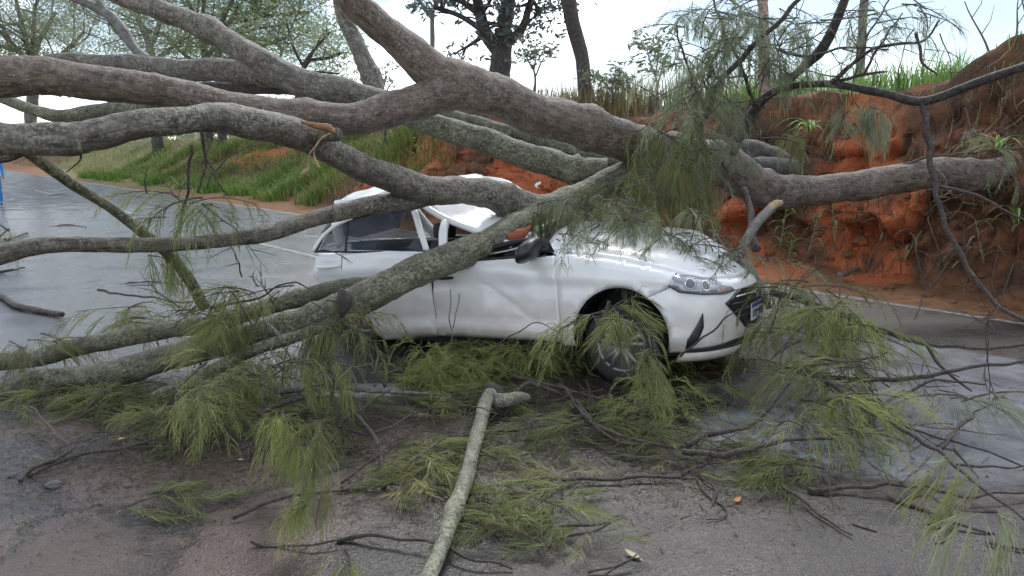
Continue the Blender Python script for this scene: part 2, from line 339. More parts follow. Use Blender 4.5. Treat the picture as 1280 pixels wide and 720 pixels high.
def shatter():
    m, t, b = newmat('shattered windscreen glass'); co = objco(t)
    v = nd(t, 'ShaderNodeTexVoronoi', feature='DISTANCE_TO_EDGE', inp={'Scale': 26.0}); t.links.new(co, v.inputs['Vector'])
    e = ramp(t, v.outputs['Distance'], [(0.0, (1, 1, 1)), (0.07, (0, 0, 0))])
    t.links.new(mixc(t, e, (0.10, 0.17, 0.16), (0.62, 0.72, 0.70)), b.inputs['Base Color']); b.inputs['Roughness'].default_value = 0.12
    t.links.new(mathn(t, 'ADD', mathn(t, 'MULTIPLY', e, 0.4), 0.5), b.inputs['Alpha'])
    bump(t, b, v.outputs['Distance'], 0.4, 0.01)
    return m
M['shatter'] = shatter()

# ------------------------------------------------------------------ terrain: ground, road, bank
def sheet(name, pts, z, mat):
    o = mobj(name, [(p[0], p[1], z) for p in pts], [tuple(range(len(pts)))], mat, smooth=False, kind='structure'); return o
sheet('ground', [(-170, -60), (120, -60), (120, 190), (-170, 190)], 0.0, M['ground'])
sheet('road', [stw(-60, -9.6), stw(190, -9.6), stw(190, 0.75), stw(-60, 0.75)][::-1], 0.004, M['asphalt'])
def stripe(name, s0, s1, t0, t1):
    p = []; k = max(2, int((s1 - s0) / 0.5)); vs = []; fs = []
    for i in range(k + 1):
        s = s0 + (s1 - s0) * i / k
        j = 0.012 * noise.noise(V((s * 2, t0, 0)))
        vs += [stw(s, t0 + j, 0.008), stw(s, t1 + j * .5, 0.008)]
        if i: fs.append((2 * i - 2, 2 * i - 1, 2 * i + 1, 2 * i))
    mobj(name, vs, [f[::-1] for f in fs], M['line'], smooth=False, kind='structure')
stripe('road_edge_line', -30, 60, -0.05, 0.06)
stripe('road_lane_line', 6.6, 11.0, -3.43, -3.31)
stripe('road_lane_line', 19, 23, -3.43, -3.31)
stripe('road_lane_line', 31, 35, -3.43, -3.31)

TB = [(-14, .8), (-3, .85), (-1.1, .96), (.83, 1.5), (2.66, 1.65), (5, 1.7), (9, 1.5), (14, 1.2), (16, .95), (28, 2.2), (50, 3.2), (80, 3.4)]
TH = [(-14, 3.4), (-6, 3.5), (-2, 3.45), (-.4, 3.15), (.15, 2.98), (.55, 2.62), (1.5, 2.5), (2.8, 2.62), (4.8, 2.35), (7, 2.4), (9.4, 2.6), (14.8, 2.3), (20, 2.4), (26, 2.6), (31, 2.3), (80, 2.2)]
def bank_pt(s, v):
    """v 0..1 runs from the road edge over the shoulder, up the cut face and back over the plateau"""
    tb = lerp_tab(TB, s); hh = lerp_tab(TH, s); g = sstep(9, 22, s)
    fw = 0.95 + 3.4 * g
    if v < 0.22:
        k = v / 0.22; t = 0.16 + (tb - 0.16) * k; z = 0.006 + 0.11 * k ** 1.5
        z += max(0, 0.05 * fbm(V((s * 1.7, t * 1.7, 3)))) * sstep(0.1, 0.6, k)
        return t, z
    if v < 0.72:
        k = (v - 0.22) / 0.5
        e = k + (0.10 * sin(k * pi * 2) if g < .5 else 0)
        t = tb + fw * (k ** (1.25 - 0.3 * g)); z = 0.116 + (hh - 0.116) * max(0, min(1, e))
        p = V((s * 0.8, t * 0.5, z * 1.0))
        a = (1 - 0.55 * g) * sstep(0, 0.12, k) * sstep(1.0, 0.8, k)
        t += a * (0.38 * fbm(p, 5) + 0.16 * fbm(p * 4.2, 4) + 0.10 * (1 - g) * fbm(p * 11 + V((3, 3, 3)), 3) + 0.10 * (1 - g) * (noise.voronoi(V((s * 4.2, z * 4.6, 1.0)))[0][0] - .3) + 0.42 * (abs(fbm(V((s * 1.9, z * 0.55, 5.0)), 5)) - .18) + (1 - g) * .035 * sin(z * 13 + 2.5 * fbm(V((s * .8, z, 2)), 3)))
        z += 0.5 * a * (0.25 * fbm(p * 2.3 + V((9, 2, 1)), 4) + 0.12 * (1 - g) * fbm(p * 9, 3))
        return t, z
    k = (v - 0.72) / 0.28
    t = tb + fw + 26 * k ** 2.0; z = hh + 0.5 * k + 0.16 * fbm(V((s * 0.9, t * 0.9, 0)), 4)
    return t, z
ss = []; x = -14.0
while x < 125: ss.append(x); x += 0.075 if -4 < x < 8 else (0.16 if x < 22 else 0.6)
NV = 84
vs = []; fs = []
for i, s in enumerate(ss):
    for j in range(NV):
        t, z = bank_pt(s, j / (NV - 1)); vs.append(stw(s, t, z))
        if i and j: a = i * NV + j; fs.append((a, a - 1, a - NV - 1, a - NV))
bank = mobj('earth_bank', vs, [f[::-1] for f in fs], M['soil'], kind='structure')
def top_z(s, t):
    tb = lerp_tab(TB, s); hh = lerp_tab(TH, s); fw = 0.95 + 3.4 * sstep(9, 22, s)
    if t >= tb + fw:
        k = sqrt(min(1, (t - tb - fw) / 26)); return hh + 0.5 * k + 0.16 * fbm(V((s * 0.9, t * 0.9, 0)), 4)
    if t <= tb: return 0.06
    k = (t - tb) / fw; return 0.116 + (hh - 0.116) * k ** (1 / (1.25 - 0.3 * sstep(9, 22, s)))

# ------------------------------------------------------------------ tubes
def crom(pts, n):
    """Catmull-Rom resample; pts are Vectors of any size"""
    P = [pts[0] * 2 - pts[1]] + list(pts) + [pts[-1] * 2 - pts[-2]]
    out = []
    for i in range(1, len(P) - 2):
        a, b, c, d = P[i - 1], P[i], P[i + 1], P[i + 2]
        for k in range(n):
            u = k / n
            out.append(0.5 * ((2 * b) + (c - a) * u + (2 * a - 5 * b + 4 * c - d) * u * u + (3 * b - a - 3 * c + d) * u ** 3))
    out.append(P[-2]); return out
def tube_geo(path, radii, seg, wob=0.0, VS=None, FS=None, seed=0.0, caps=True):
    """path: list of Vectors, radii: list; a swept tube with a noisy skin"""
    VS = [] if VS is None else VS; FS = [] if FS is None else FS
    base = len(VS); n = len(path)
    up = V((0, 0, 1)); t0 = (path[1] - path[0]).normalized()
    nrm = t0.cross(up)
    if nrm.length < 1e-3: nrm = V((1, 0, 0))
    nrm.normalize()
    for i in range(n):
        t = (path[min(i + 1, n - 1)] - path[max(i - 1, 0)])
        if t.length < 1e-9: t = t0
        t.normalize()
        nrm = (nrm - t * nrm.dot(t))
        if nrm.length < 1e-6: nrm = t.orthogonal()
        nrm.normalize(); bn = t.cross(nrm)
        for k in range(seg):
            a = 2 * pi * k / seg
            d = nrm * cos(a) + bn * sin(a); r = radii[i]
            if wob:
                q = path[i] + d * r
                r *= 1 + wob * (noise.noise(q * 4.5 + V((seed, 0, 0))) * 1.0 + noise.noise(q * 13 + V((0, seed, 0))) * 0.55 + noise.noise(q * 34) * 0.42)
            VS.append(path[i] + d * r)
        if i:
            for k in range(seg):
                a = base + (i - 1) * seg + k; b = base + (i - 1) * seg + (k + 1) % seg
                FS.append((a, b, b + seg, a + seg))
    if caps:
        for (r0, c, rev) in ((base, path[0], True), (base + (n - 1) * seg, path[-1], False)):
            ci = len(VS); VS.append(V(c))
            for k in range(seg):
                f = (r0 + k, r0 + (k + 1) % seg, ci); FS.append(f[::-1] if rev else f)
    return VS, FS
def limb(name, pix, mat, parent, seg=18, wob=0.13, knots=0, ends=None):
    """pix: (px, py, radius_px, Y) traced and set at its own depth"""
    pts = [V((*at(x, y, Y), r * Y / FPX)) for (x, y, r, Y) in pix]
    length = sum((a.to_3d() - b.to_3d()).length for a, b in zip(pts, pts[1:]))
    n = max(3, int(length / (len(pts) - 1) / 0.035))
    cr = crom(pts, min(n, 40))
    P = [p.to_3d() for p in cr]; R = [max(0.002, p[3]) for p in cr]
    sd = random.random() * 50
    for _ in range(knots):
        k = random.randrange(4, len(P) - 4)
        for j in range(-4, 5): R[k + j] *= 1 + 0.16 * exp(-(j / 2.0) ** 2)
    kf = 0.03 if max(R) < .035 else 0.0
    P = [p + V((noise.noise(p * 2.2 + V((sd, 0, 0))), noise.noise(p * 2.2 + V((0, sd, 0))), noise.noise(p * 2.2 + V((0, 0, sd))))) * 0.22 * r
         + V((noise.noise(p * 7 + V((sd, 0, 0))), noise.noise(p * 7 + V((0, sd, 0))), noise.noise(p * 7 + V((0, 0, sd))) * .6)) * kf for p, r in zip(P, R)]
    VS, FS = tube_geo(P, R, seg, wob, seed=sd)
    o = mobj(name, VS, FS, mat, parent)
    bc = []; dist = sd
    for i in range(len(P)):
        if i: dist += (P[i] - P[i - 1]).length * 0.28
        for k in range(seg): a = 2 * pi * k / seg; bc += [R[i] * cos(a), R[i] * sin(a), dist]
    for i in (0, -1): bc += [0.0, 0.0, sd + (0 if i == 0 else dist)]
    at_ = o.data.attributes.new('barkco', 'FLOAT_VECTOR', 'POINT'); at_.data.foreach_set('vector', bc)
    return o

# ------------------------------------------------------------------ the fallen tree
tree = thing('fallen_tree', 'huge uprooted tree lying across the road on top of the crushed white car', 'fallen tree')
B, BB, BM, BP = M['bark'], M['bark_brown'], M['bark_moss'], M['bark_pale']
limb('trunk', [(1400, 200, 20, 9.9), (1330, 208, 19, 9.4), (1272, 214, 18, 9.15), (1210, 217, 19, 9.0), (1150, 219, 19, 8.9), (1080, 230, 18, 8.75), (1020, 237, 19, 8.6), (970, 240, 21, 8.45), (930, 224, 24, 8.3), (890, 203, 26, 8.2), (850, 192, 25, 8.0),
      (800, 182, 24, 7.8), (740, 165, 25, 7.5), (680, 146, 25, 7.3), (630, 126, 26, 7.1), (585, 108, 28, 6.95), (560, 100, 26, 6.88), (540, 94, 20, 6.82), (526, 90, 9, 6.8)], BB, tree, 26, 0.10, 3)
limb('limb', [(600, 122, 20, 7.0), (572, 110, 24, 6.92), (530, 80, 23, 6.85), (500, 55, 19, 6.8), (470, 30, 18, 6.75), (445, 5, 17, 6.7), (425, -30, 16, 6.65)], BB, tree, 20, 0.09, 1)
limb('limb', [(630, 118, 18, 7.05), (580, 114, 23, 6.9), (530, 124, 22, 6.75), (480, 138, 21, 6.5), (430, 148, 19, 6.25), (370, 143, 18, 6.0), (300, 133, 18, 5.75), (225, 119, 19, 5.5), (150, 106, 20, 5.3), (80, 98, 22, 5.15), (0, 96, 25, 5.0), (-80, 100, 26, 4.9), (-230, 106, 20.8, 4.80), (-380, 112, 13.0, 4.75), (-520, 118, 3.9, 4.70)], BB, tree, 24, 0.09, 4)
limb('limb', [(485, 128, 15, 7.2), (430, 117, 17, 7.3), (385, 106, 17, 7.4), (345, 86, 16, 7.5), (300, 60, 14, 7.6), (250, 33, 13, 7.7), (200, 12, 12, 7.8), (150, -6, 11, 7.9), (100, -28, 10, 8.0)], B, tree, 20, 0.1, 2)
limb('limb', [(375, 102, 14, 7.6), (330, 92, 14, 7.8), (290, 90, 14, 8.0), (220, 86, 13, 8.2), (150, 80, 11, 8.4), (90, 76, 9, 8.6), (60, 74, 7, 8.7)], B, tree, 18, 0.11, 2)
limb('limb', [(400, 116, 9, 7.6), (350, 109, 9, 7.9), (300, 110, 8, 8.2), (262, 108, 6, 8.4), (225, 112, 4, 8.6)], M['bark_dark'], tree, 12, 0.1)
limb('limb', [(470, 118, 13, 7.6), (462, 90, 11, 7.7), (447, 60, 10, 7.8), (432, 25, 10, 7.9), (424, -20, 10, 8.0)], B, tree, 14, 0.1, 1)
limb('limb', [(700, 262, 18, 7.5), (665, 262, 20, 7.2), (630, 247, 19, 7.05), (590, 238, 18, 6.85), (550, 237, 17, 6.6), (510, 229, 18, 6.35), (465, 214, 17, 6.05), (425, 196, 17, 5.75), (380, 172, 18, 5.45), (330, 157, 19, 5.15), (275, 146, 18, 4.9), (230, 149, 17, 4.7), (170, 158, 18, 4.55), (110, 171, 20, 4.45), (50, 173, 20, 4.4), (-10, 172, 20, 4.35), (-80, 170, 21, 4.3), (-230, 166, 16.8, 4.21), (-380, 162, 10.5, 4.17), (-520, 158, 3.1, 4.13)], B, tree, 26, 0.12, 5)
limb('limb', [(575, 242, 10, 6.75), (535, 247, 11, 6.6), (480, 256, 12, 6.3), (440, 263, 11, 6.1), (400, 271, 10, 5.9), (345, 289, 10, 5.65), (290, 300, 10, 5.45), (230, 305, 9, 5.3), (150, 307, 9.5, 5.15), (90, 305, 10, 5.05), (45, 308, 11, 5.0), (0, 318, 13, 4.95), (-60, 332, 14, 4.9), (-230, 362, 11.2, 4.80), (-380, 392, 7.0, 4.75), (-520, 422, 2.1, 4.70)], B, tree, 16, 0.13, 4)
limb('trunk', [(905, 205, 20.0, 8.2), (860, 200, 18.0, 8.1), (800, 215, 17.0, 7.9), (750, 234, 18.0, 7.7), (710, 254, 20.0, 7.45), (675, 272, 21.0, 7.15), (640, 290, 20.0, 6.8), (600, 308, 19.0, 6.5), (550, 328, 19.0, 6.2), (500, 350, 20.0, 6.0), (455, 370, 20.5, 5.85), (425, 384, 20.0, 5.8), (380, 402, 18.0, 5.78), (320, 418, 17.0, 5.75), (250, 436, 17.0, 5.7), (180, 457, 17.0, 5.62), (100, 474, 17.0, 5.55), (20, 487, 17.0, 5.45), (-60, 500, 17.0, 5.4), (-230, 522, 13.6, 5.29), (-380, 544, 8.5, 5.24), (-520, 566, 2.5, 5.18)], BM, tree, 26, 0.11, 5)
limb('limb', [(470, 352, 7.9, 6.15), (430, 358, 9.8, 6.15), (380, 372, 10.8, 6.15), (310, 392, 10.8, 6.15), (250, 408, 10.3, 6.1), (200, 414, 10.8, 6.1), (130, 427, 11.7, 6.05), (60, 444, 11.7, 6.0), (0, 453, 11.7, 5.95), (-60, 458, 11.7, 5.9), (-230, 468, 9.4, 5.78), (-380, 478, 5.8, 5.72), (-520, 488, 1.8, 5.66)], BM, tree, 18, 0.12, 3)
limb('limb', [(455, 392, 6, 5.7), (415, 405, 7, 5.65), (370, 420, 7, 5.6), (320, 437, 8, 5.5), (270, 462, 8, 5.4), (235, 478, 8, 5.35), (190, 500, 8, 5.25), (160, 520, 7, 5.2)], BM, tree, 14, 0.12, 2)
limb('limb', [(760, 212, 14, 8.5), (722, 214, 16, 8.5), (690, 203, 17, 8.55), (650, 192, 16, 8.6), (600, 174, 15, 8.7), (550, 158, 14, 8.8), (505, 144, 12, 8.9), (470, 130, 10, 9.0)], BM, tree, 20, 0.10, 2)
limb('limb', [(775, 205, 9, 9.0), (742, 197, 9, 9.0), (690, 181, 9, 9.1), (640, 167, 9, 9.2), (590, 152, 8, 9.3), (548, 140, 7, 9.4)], BM, tree, 14, 0.10, 1)
limb('limb', [(940, 215, 18, 9.3), (985, 212, 16, 9.5), (945, 196, 20, 9.7), (915, 190, 16, 9.6)][::1], M['bark_dark'], tree, 16, 0.1)
limb('branch', [(20, 178, 7, 4.6), (45, 198, 7.5, 4.7), (90, 230, 7, 4.9), (135, 258, 6.5, 5.1), (175, 288, 6.5, 5.3), (210, 318, 7, 5.5), (237, 350, 7, 5.65), (255, 384, 7, 5.75)], BM, tree, 12, 0.12)
limb('branch', [(-20, 198, 9, 4.5), (10, 194, 8, 4.6), (35, 186, 6, 4.65)], B, tree, 10, 0.1)
limb('branch', [(230, 131, 10, 6.8), (170, 133, 11, 6.9), (120, 140, 10, 7.0), (75, 146, 8, 7.1), (40, 136, 7, 7.2), (0, 123, 6, 7.3), (-40, 112, 6, 7.4)], BM, tree, 14, 0.12)
limb('branch', [(185, 74, 6, 8.6), (168, 60, 6, 8.7), (151, 35, 6, 8.8), (132, 16, 5.5, 8.9), (94, -2, 4.5, 9.0), (60, -15, 4, 9.1)], M['bark_far'], tree, 10, 0.1)
limb('branch', [(132, 16, 4, 8.9), (122, 0, 3.5, 8.9), (110, -20, 3, 9)], M['bark_far'], tree, 8, 0.1)
limb('branch', [(1310, 76, 6, 6.4), (1280, 83, 5.5, 6.5), (1220, 104, 5, 6.8), (1152, 126, 5.5, 7.1), (1105, 116, 5, 7.25), (1060, 108, 4.5, 7.4), (1031, 105, 4.5, 7.5), (990, 108, 4, 7.7), (958, 120, 6, 7.9), (932, 155, 7, 8.0), (916, 185, 8, 8.1), (905, 205, 9, 8.2)], M['bark_dark'], tree, 12, 0.12, 2)
limb('branch', [(1152, 126, 4.5, 7.1), (1160, 170, 4, 7.0), (1169, 235, 3.5, 6.85), (1186, 290, 3.2, 6.65), (1220, 352, 3, 6.4), (1253, 384, 2.8, 6.2), (1290, 404, 2.5, 6.0)], M['twig'], tree, 8, 0.15)
limb('branch', [(1062, -15, 5, 7.5), (1048, 20, 5.5, 7.55), (1030, 58, 6, 7.6), (1010, 80, 5, 7.65), (985, 100, 5, 7.75)], M['bark_dark'], tree, 10, 0.12, 1)
limb('branch', [(1010, -10, 2.5, 7.2), (968, 32, 3, 7.3), (920, 82, 3.5, 7.4), (900, 104, 3.5, 7.45), (884, 140, 3.5, 7.5), (873, 165, 3.5, 7.5), (883, 187, 3, 7.5), (904, 203, 3, 7.5), (930, 240, 2.5, 7.5)], M['twig'], tree, 8, 0.15)
limb('branch', [(842, 317, 4, 6.4), (880, 320, 4.5, 6.45), (920, 318, 5, 6.5), (935, 297, 6, 6.6), (950, 275, 6, 6.8), (966, 258, 6, 7.2)], M['twig_grey'], tree, 10, 0.14)
limb('branch', [(918, 318, 6, 6.5), (938, 338, 7, 6.35), (950, 362, 6, 6.2), (962, 385, 4, 6.1)], M['twig_grey'], tree, 10, 0.14)
limb('branch', [(930, 236, 4.5, 7.3), (938, 262, 4.5, 7.1), (939, 290, 4.5, 6.8), (946, 312, 6, 6.6)], M['twig'], tree, 8, 0.14)
# thin hanging twigs, (px,py,Y) runs with one radius
def twig(pix, r, mat, name='twig', parent=tree):
    n = len(pix); return limb(name, [(x, y, max(.7, r * (1 - .55 * i / (n - 1))), Y) for i, (x, y, Y) in enumerate(pix)], M[mat], parent, 6, 0.15)
for pts, r, mt in [
    ([(964, 364, 5.9), (1038, 388, 5.7), (1102, 413, 5.55), (1152, 428, 5.5), (1220, 435, 5.4), (1290, 430, 5.3)], 4.2, 'twig'),
    ([(984, 462, 5.5), (1035, 472, 5.3), (1136, 472, 5.2), (1220, 458, 5.15), (1290, 452, 5.1)], 4, 'twig'),
    ([(1152, 428, 5.5), (1186, 468, 5.25), (1215, 490, 5.1)], 2.6, 'twig'),
    ([(1031, 104, 7.5), (1090, 92, 7.3), (1110, 90, 7.2)], 2.4, 'twig'), ([(1040, 105, 7.4), (1090, 62, 7.3), (1148, 52, 7.2), (1175, 25, 7.1)], 2.4, 'twig'),
    ([(975, 62, 7.3), (1010, 70, 7.3), (1060, 58, 7.3), (1110, 62, 7.2)], 2.2, 'twig'), ([(1080, 95, 7.3), (1105, 50, 7.3), (1130, 15, 7.3)], 2.0, 'twig'), ([(1145, 40, 7.2), (1155, 78, 7.1), (1170, 95, 7.1)], 2.2, 'twig'),
    ([(1035, 105, 7.5), (1070, 75, 7.3), (1090, 35, 7.3), (1120, -10, 7.3)], 2, 'twig'), ([(884, 140, 7.5), (860, 90, 7.4), (845, 30, 7.4)], 2.2, 'twig'), ([(945, 140, 7.8), (930, 90, 7.6), (905, 40, 7.5), (890, -10, 7.5)], 2.6, 'twig'),
    ([(930, 240, 8.0), (1000, 225, 9.0), (1058, 238, 9.0), (1102, 216, 8.9), (1152, 198, 8.8), (1200, 192, 8.6), (1290, 184, 8.4)], 2.6, 'twig'),
    ([(1160, 195, 7.0), (1180, 225, 7.0), (1190, 245, 7)], 2.2, 'twig_grey'), ([(1165, 230, 6.9), (1230, 248, 6.6), (1290, 282, 6.3)], 2.4, 'twig'),
    ([(255, 165, 5.0), (259, 195, 5.0), (257, 215, 5.0), (246, 240, 5.0)], 2.6, 'twig'), ([(258, 196, 5), (266, 214, 5), (270, 226, 5)], 1.6, 'twig'), ([(100, 190, 4.4), (96, 200, 4.4), (82, 214, 4.4)], 1.6, 'twig'),
    ([(236, 180, 5.3), (234, 240, 5.4), (225, 285, 5.4), (215, 300, 5.4)], 2.0, 'twig'), ([(262, 385, 5.7), (320, 375, 5.6), (360, 352, 5.5), (395, 366, 5.5)], 1.8, 'twig'),
    ([(120, 362, 6.5), (145, 368, 6.4), (200, 374, 6.2), (250, 392, 5.9)], 1.8, 'twig'),
    ([(330, 400, 5.4), (345, 420, 5.3), (338, 440, 5.25), (365, 470, 5.2)], 2.4, 'twig_grey'), ([(345, 490, 5.0), (400, 484, 5.1), (480, 489, 5.2), (565, 494, 5.25)], 4.2, 'twig_grey'),
    ([(560, 440, 5.5), (564, 400, 5.5), (567, 362, 5.5)], .9, 'twig_grey'), ([(563, 410, 5.5), (570, 385, 5.5), (572, 368, 5.5)], .7, 'twig_grey'),
    ([(850, 445, 5.4), (880, 420, 5.35), (905, 402, 5.3), (922, 388, 5.3)], 1.8, 'twig'),
    ([(610, 440, 5.3), (650, 412, 5.3), (672, 402, 5.3), (700, 415, 5.2)], 1.1, 'twig'), ([(760, 375, 5.3), (745, 405, 5.25), (735, 440, 5.2)], 2.0, 'twig'),
    ([(900, 320, 6.3), (895, 350, 6.0), (905, 385, 5.8)], 1.6, 'twig'), ([(860, 318, 6.3), (830, 300, 6.4), (800, 292, 6.5)], 2.0, 'twig')]:
    twig(pts, r, mt)
def air_twigs(starts, n, l0, l1, r, droop, name='twiglets'):
    VS, FS = [], []
    for _ in range(n):
        x, y, Y, jx, jy = random.choice(starts)
        p = at(x + random.gauss(0, jx), y + random.gauss(0, jy), Y + random.gauss(0, .12)); l = random.uniform(l0, l1)
        d = V((random.gauss(0, 1), random.gauss(0, .5), random.gauss(.2, .7))).normalized(); P = [p]
        for k in range(7):
            d = (d + V((random.gauss(0, .22), random.gauss(0, .2), random.gauss(-droop, .16)))).normalized(); P.append(P[-1] + d * l / 7)
        tube_geo(P, [r * (1 - .11 * k) for k in range(8)], 4, VS=VS, FS=FS, caps=False)
        for k in (2, 4, 5):
            d2 = (d + V((random.gauss(0, .8), random.gauss(0, .5), random.gauss(-.1, .5)))).normalized(); q = P[k]
            tube_geo([q, q + d2 * l * .15, q + d2 * l * .3 + V((0, 0, -.1 * l * droop))], [r * .6, r * .45, r * .25], 4, VS=VS, FS=FS, caps=False)
    mobj(name, VS, FS, M['twig'], tree, kind='stuff')
air_twigs([(905, 45, 7.4, 35, 30), (870, 100, 7.4, 25, 30), (960, 60, 7.5, 30, 30), (1060, 60, 7.3, 40, 25), (1110, 30, 7.2, 25, 20), (930, 140, 7.8, 20, 25)], 60, .4, 1.1, .0075, .06)
air_twigs([(845, 190, 7.3, 35, 35), (780, 250, 6.6, 40, 20), (860, 300, 6.2, 35, 20), (730, 270, 6.4, 20, 10)], 30, .3, .8, .006, .15)
air_twigs([(1030, 390, 5.6, 40, 15), (1090, 440, 5.3, 60, 25), (980, 400, 5.7, 20, 25), (1170, 470, 5.1, 40, 20)], 18, .3, .9, .006, .06)
air_twigs([(240, 240, 5.3, 30, 20), (330, 365, 5.5, 50, 20), (250, 400, 5.5, 60, 20), (270, 480, 5.1, 50, 20), (390, 520, 4.6, 20, 30)], 40, .25, .7, .006, .1)
air_twigs([(1175, 250, 6.8, 8, 40), (1225, 355, 6.4, 20, 20), (1250, 390, 6.1, 20, 8)], 12, .2, .5, .005, .1)
# twigs of the crown lying on the road: (px,py,height)
def gtwig(pix, r, mat='twig', parent=tree, name='twig'):
    n = len(pix); out = []
    for i, (x, y, h) in enumerate(pix):
        p = gr(x, y, h + 0.015); out.append((x, y, max(.7, r * (1 - .5 * i / (n - 1))), p.y))
    return limb(name, out, M[mat], parent, 7, 0.16)
for pts, r, mt in [
    ([(1008, 614, .0), (1060, 610, .02), (1125, 605, .05), (1157, 608, .02)], 3.6, 'twig'), ([(1125, 605, .05), (1152, 577, .08), (1193, 537, .10), (1213, 517, .08)], 3, 'twig_grey'),
    ([(1157, 608, .02), (1199, 621, .03), (1290, 612, .04)], 3, 'twig'), ([(978, 608, .03), (1018, 635, .02), (1062, 670, .0)], 2.6, 'twig'),
    ([(850, 563, .08), (900, 567, .10), (950, 560, .12), (985, 550, .15), (1040, 546, .2)], 4.2, 'twig'), ([(850, 560, .08), (880, 545, .1), (930, 535, .12), (960, 512, .2), (985, 478, .35)], 4.5, 'twig'),
    ([(850, 596, .0), (885, 578, .05), (900, 566, .1)], 2.5, 'twig'), ([(1035, 478, .3), (1100, 522, .2), (1160, 555, .15), (1230, 610, .08), (1290, 655, .02)], 3.4, 'twig'),
    ([(1070, 540, .1), (1120, 497, .2), (1170, 476, .3), (1230, 480, .3)], 2.6, 'twig'), ([(1090, 500, .2), (1150, 540, .15), (1220, 560, .12), (1290, 588, .1)], 2.2, 'twig'), ([(1200, 582, .1), (1240, 582, .08), (1290, 582, .06)], 2, 'twig'),
    ([(1000, 500, .2), (1060, 500, .2), (1100, 520, .15)], 2.2, 'twig'), ([(1180, 560, .12), (1215, 520, .2), (1260, 490, .2)], 2, 'twig'),
    ([(850, 594, .02), (756, 598, .02), (689, 599, .03), (621, 608, .02), (560, 612, .0)], 3, 'twig'), ([(420, 614, .0), (490, 606, .02), (560, 608, .02)], 2.6, 'twig'),
    ([(480, 610, .0), (475, 567, .06), (460, 534, .12), (433, 507, .2)], 4.2, 'twig'), ([(420, 534, .1), (450, 512, .15), (487, 487, .2)], 2.2, 'twig'), ([(427, 534, .08), (467, 543, .08), (521, 515, .12)], 2.8, 'twig'),
    ([(484, 587, .03), (517, 574, .06), (548, 555, .1)], 3.6, 'twig_grey'), ([(420, 675, .0), (480, 672, .03), (540, 680, .04), (590, 697, .03), (640, 712, .0)], 3.2, 'twig'),
    ([(700, 661, .02), (740, 655, .01), (775, 646, .0)], 2.6, 'twig'), ([(750, 720, .0), (778, 703, .02), (797, 690, .04)], 2.4, 'twig'), ([(738, 718, .0), (770, 706, .02), (790, 695, .04)], 2, 'twig'),
    ([(20, 603, .0), (34, 590, .02), (87, 564, .04), (70, 545, .05), (38, 508, .1)], 3.2, 'twig'), ([(34, 596, .0), (101, 569, .02), (168, 559, .05), (208, 544, .1)], 3.2, 'twig'),
    ([(286, 650, .0), (325, 632, .04), (380, 620, .06), (435, 612, .08)], 3, 'twig'), ([(315, 675, .02), (345, 683, .0), (400, 678, .02), (440, 670, .03)], 2.4, 'twig'),
    ([(700, 480, .1), (745, 530, .1), (800, 550, .08), (850, 562, .06)], 3, 'twig'), ([(720, 500, .12), (760, 545, .08), (820, 560, .05)], 2.4, 'twig'), ([(700, 530, .05), (760, 515, .08), (810, 518, .06)], 2.4, 'twig'),
    ([(560, 545, .06), (620, 540, .08), (690, 530, .08)], 2.6, 'twig'), ([(640, 470, .15), (700, 485, .12), (760, 500, .1), (830, 500, .1)], 2.6, 'twig'), ([(375, 470, .2), (400, 480, .18), (450, 490, .15)], 3.2, 'twig'),
    ([(320, 520, .12), (370, 500, .15), (420, 495, .15)], 3.2, 'twig'), ([(300, 560, .05), (340, 545, .1), (400, 560, .08)], 2.4, 'twig'), ([(480, 480, .15), (465, 450, .25), (440, 430, .35)], 2.6, 'twig'),
    ([(545, 600, .02), (570, 640, .0)], 2, 'twig'), ([(430, 600, .02), (470, 570, .06), (500, 540, .1)], 2, 'twig'), ([(868, 600, .0), (905, 640, .0), (880, 650, .0)], 1.6, 'twig'), ([(1000, 440, .4), (1060, 452, .35), (1110, 440, .4)], 2.2, 'twig')]:
    gtwig(pts, r, mt)
# torn stub with peeling strips on the big limb, and torn wood at the car
limb('branch_stub', [(390, 170, 10, 5.4), (408, 170, 9, 5.35), (424, 168, 8, 5.3)], B, tree, 12, .15)
limb('torn_wood', [(378, 154, 1.5, 5.3), (395, 158, 4, 5.28), (412, 161, 3.5, 5.25), (420, 168, 1.5, 5.25)], M['wood'], tree, 9, .7)
for pts in ([(412, 168), (400, 177), (393, 190), (396, 205), (400, 212)], [(398, 178), (388, 195), (386, 212), (375, 222)], [(300, 133), (320, 137), (342, 146), (315, 141)]):
    limb('bark_strip', [(x, y, 1.5 if i_ % 2 else .8, 5.2) for i_, (x, y) in enumerate(pts)], M['wood_pale'], tree, 5, .6)
limb('bark_strip', [(373, 218, 1.2, 5.2), (379, 216, 3.6, 5.2), (386, 210, 1.2, 5.2)], M['wood_pale'], tree, 6, .3)
limb('bark_flap', [(-30, 176, 14, 4.30), (40, 180, 15, 4.36), (85, 182, 14, 4.38), (104, 182, 10, 4.40)], B, tree, 14, .2)
limb('torn_wood', [(634, 297, 5, 6.55), (646, 294, 7, 6.55), (656, 290, 5, 6.6), (664, 283, 2, 6.65)], M['wood_red'], tree, 10, .45)
limb('torn_wood', [(425, 362, 3, 5.55), (430, 374, 8, 5.52), (428, 390, 6, 5.5), (422, 400, 2, 5.5)], M['bark_dark'], tree, 10, .5)
limb('torn_wood', [(960, 265, 4, 7.0), (969, 257, 5.5, 7.15), (977, 254, 3, 7.2)], M['wood_pale'], tree, 8, .4)

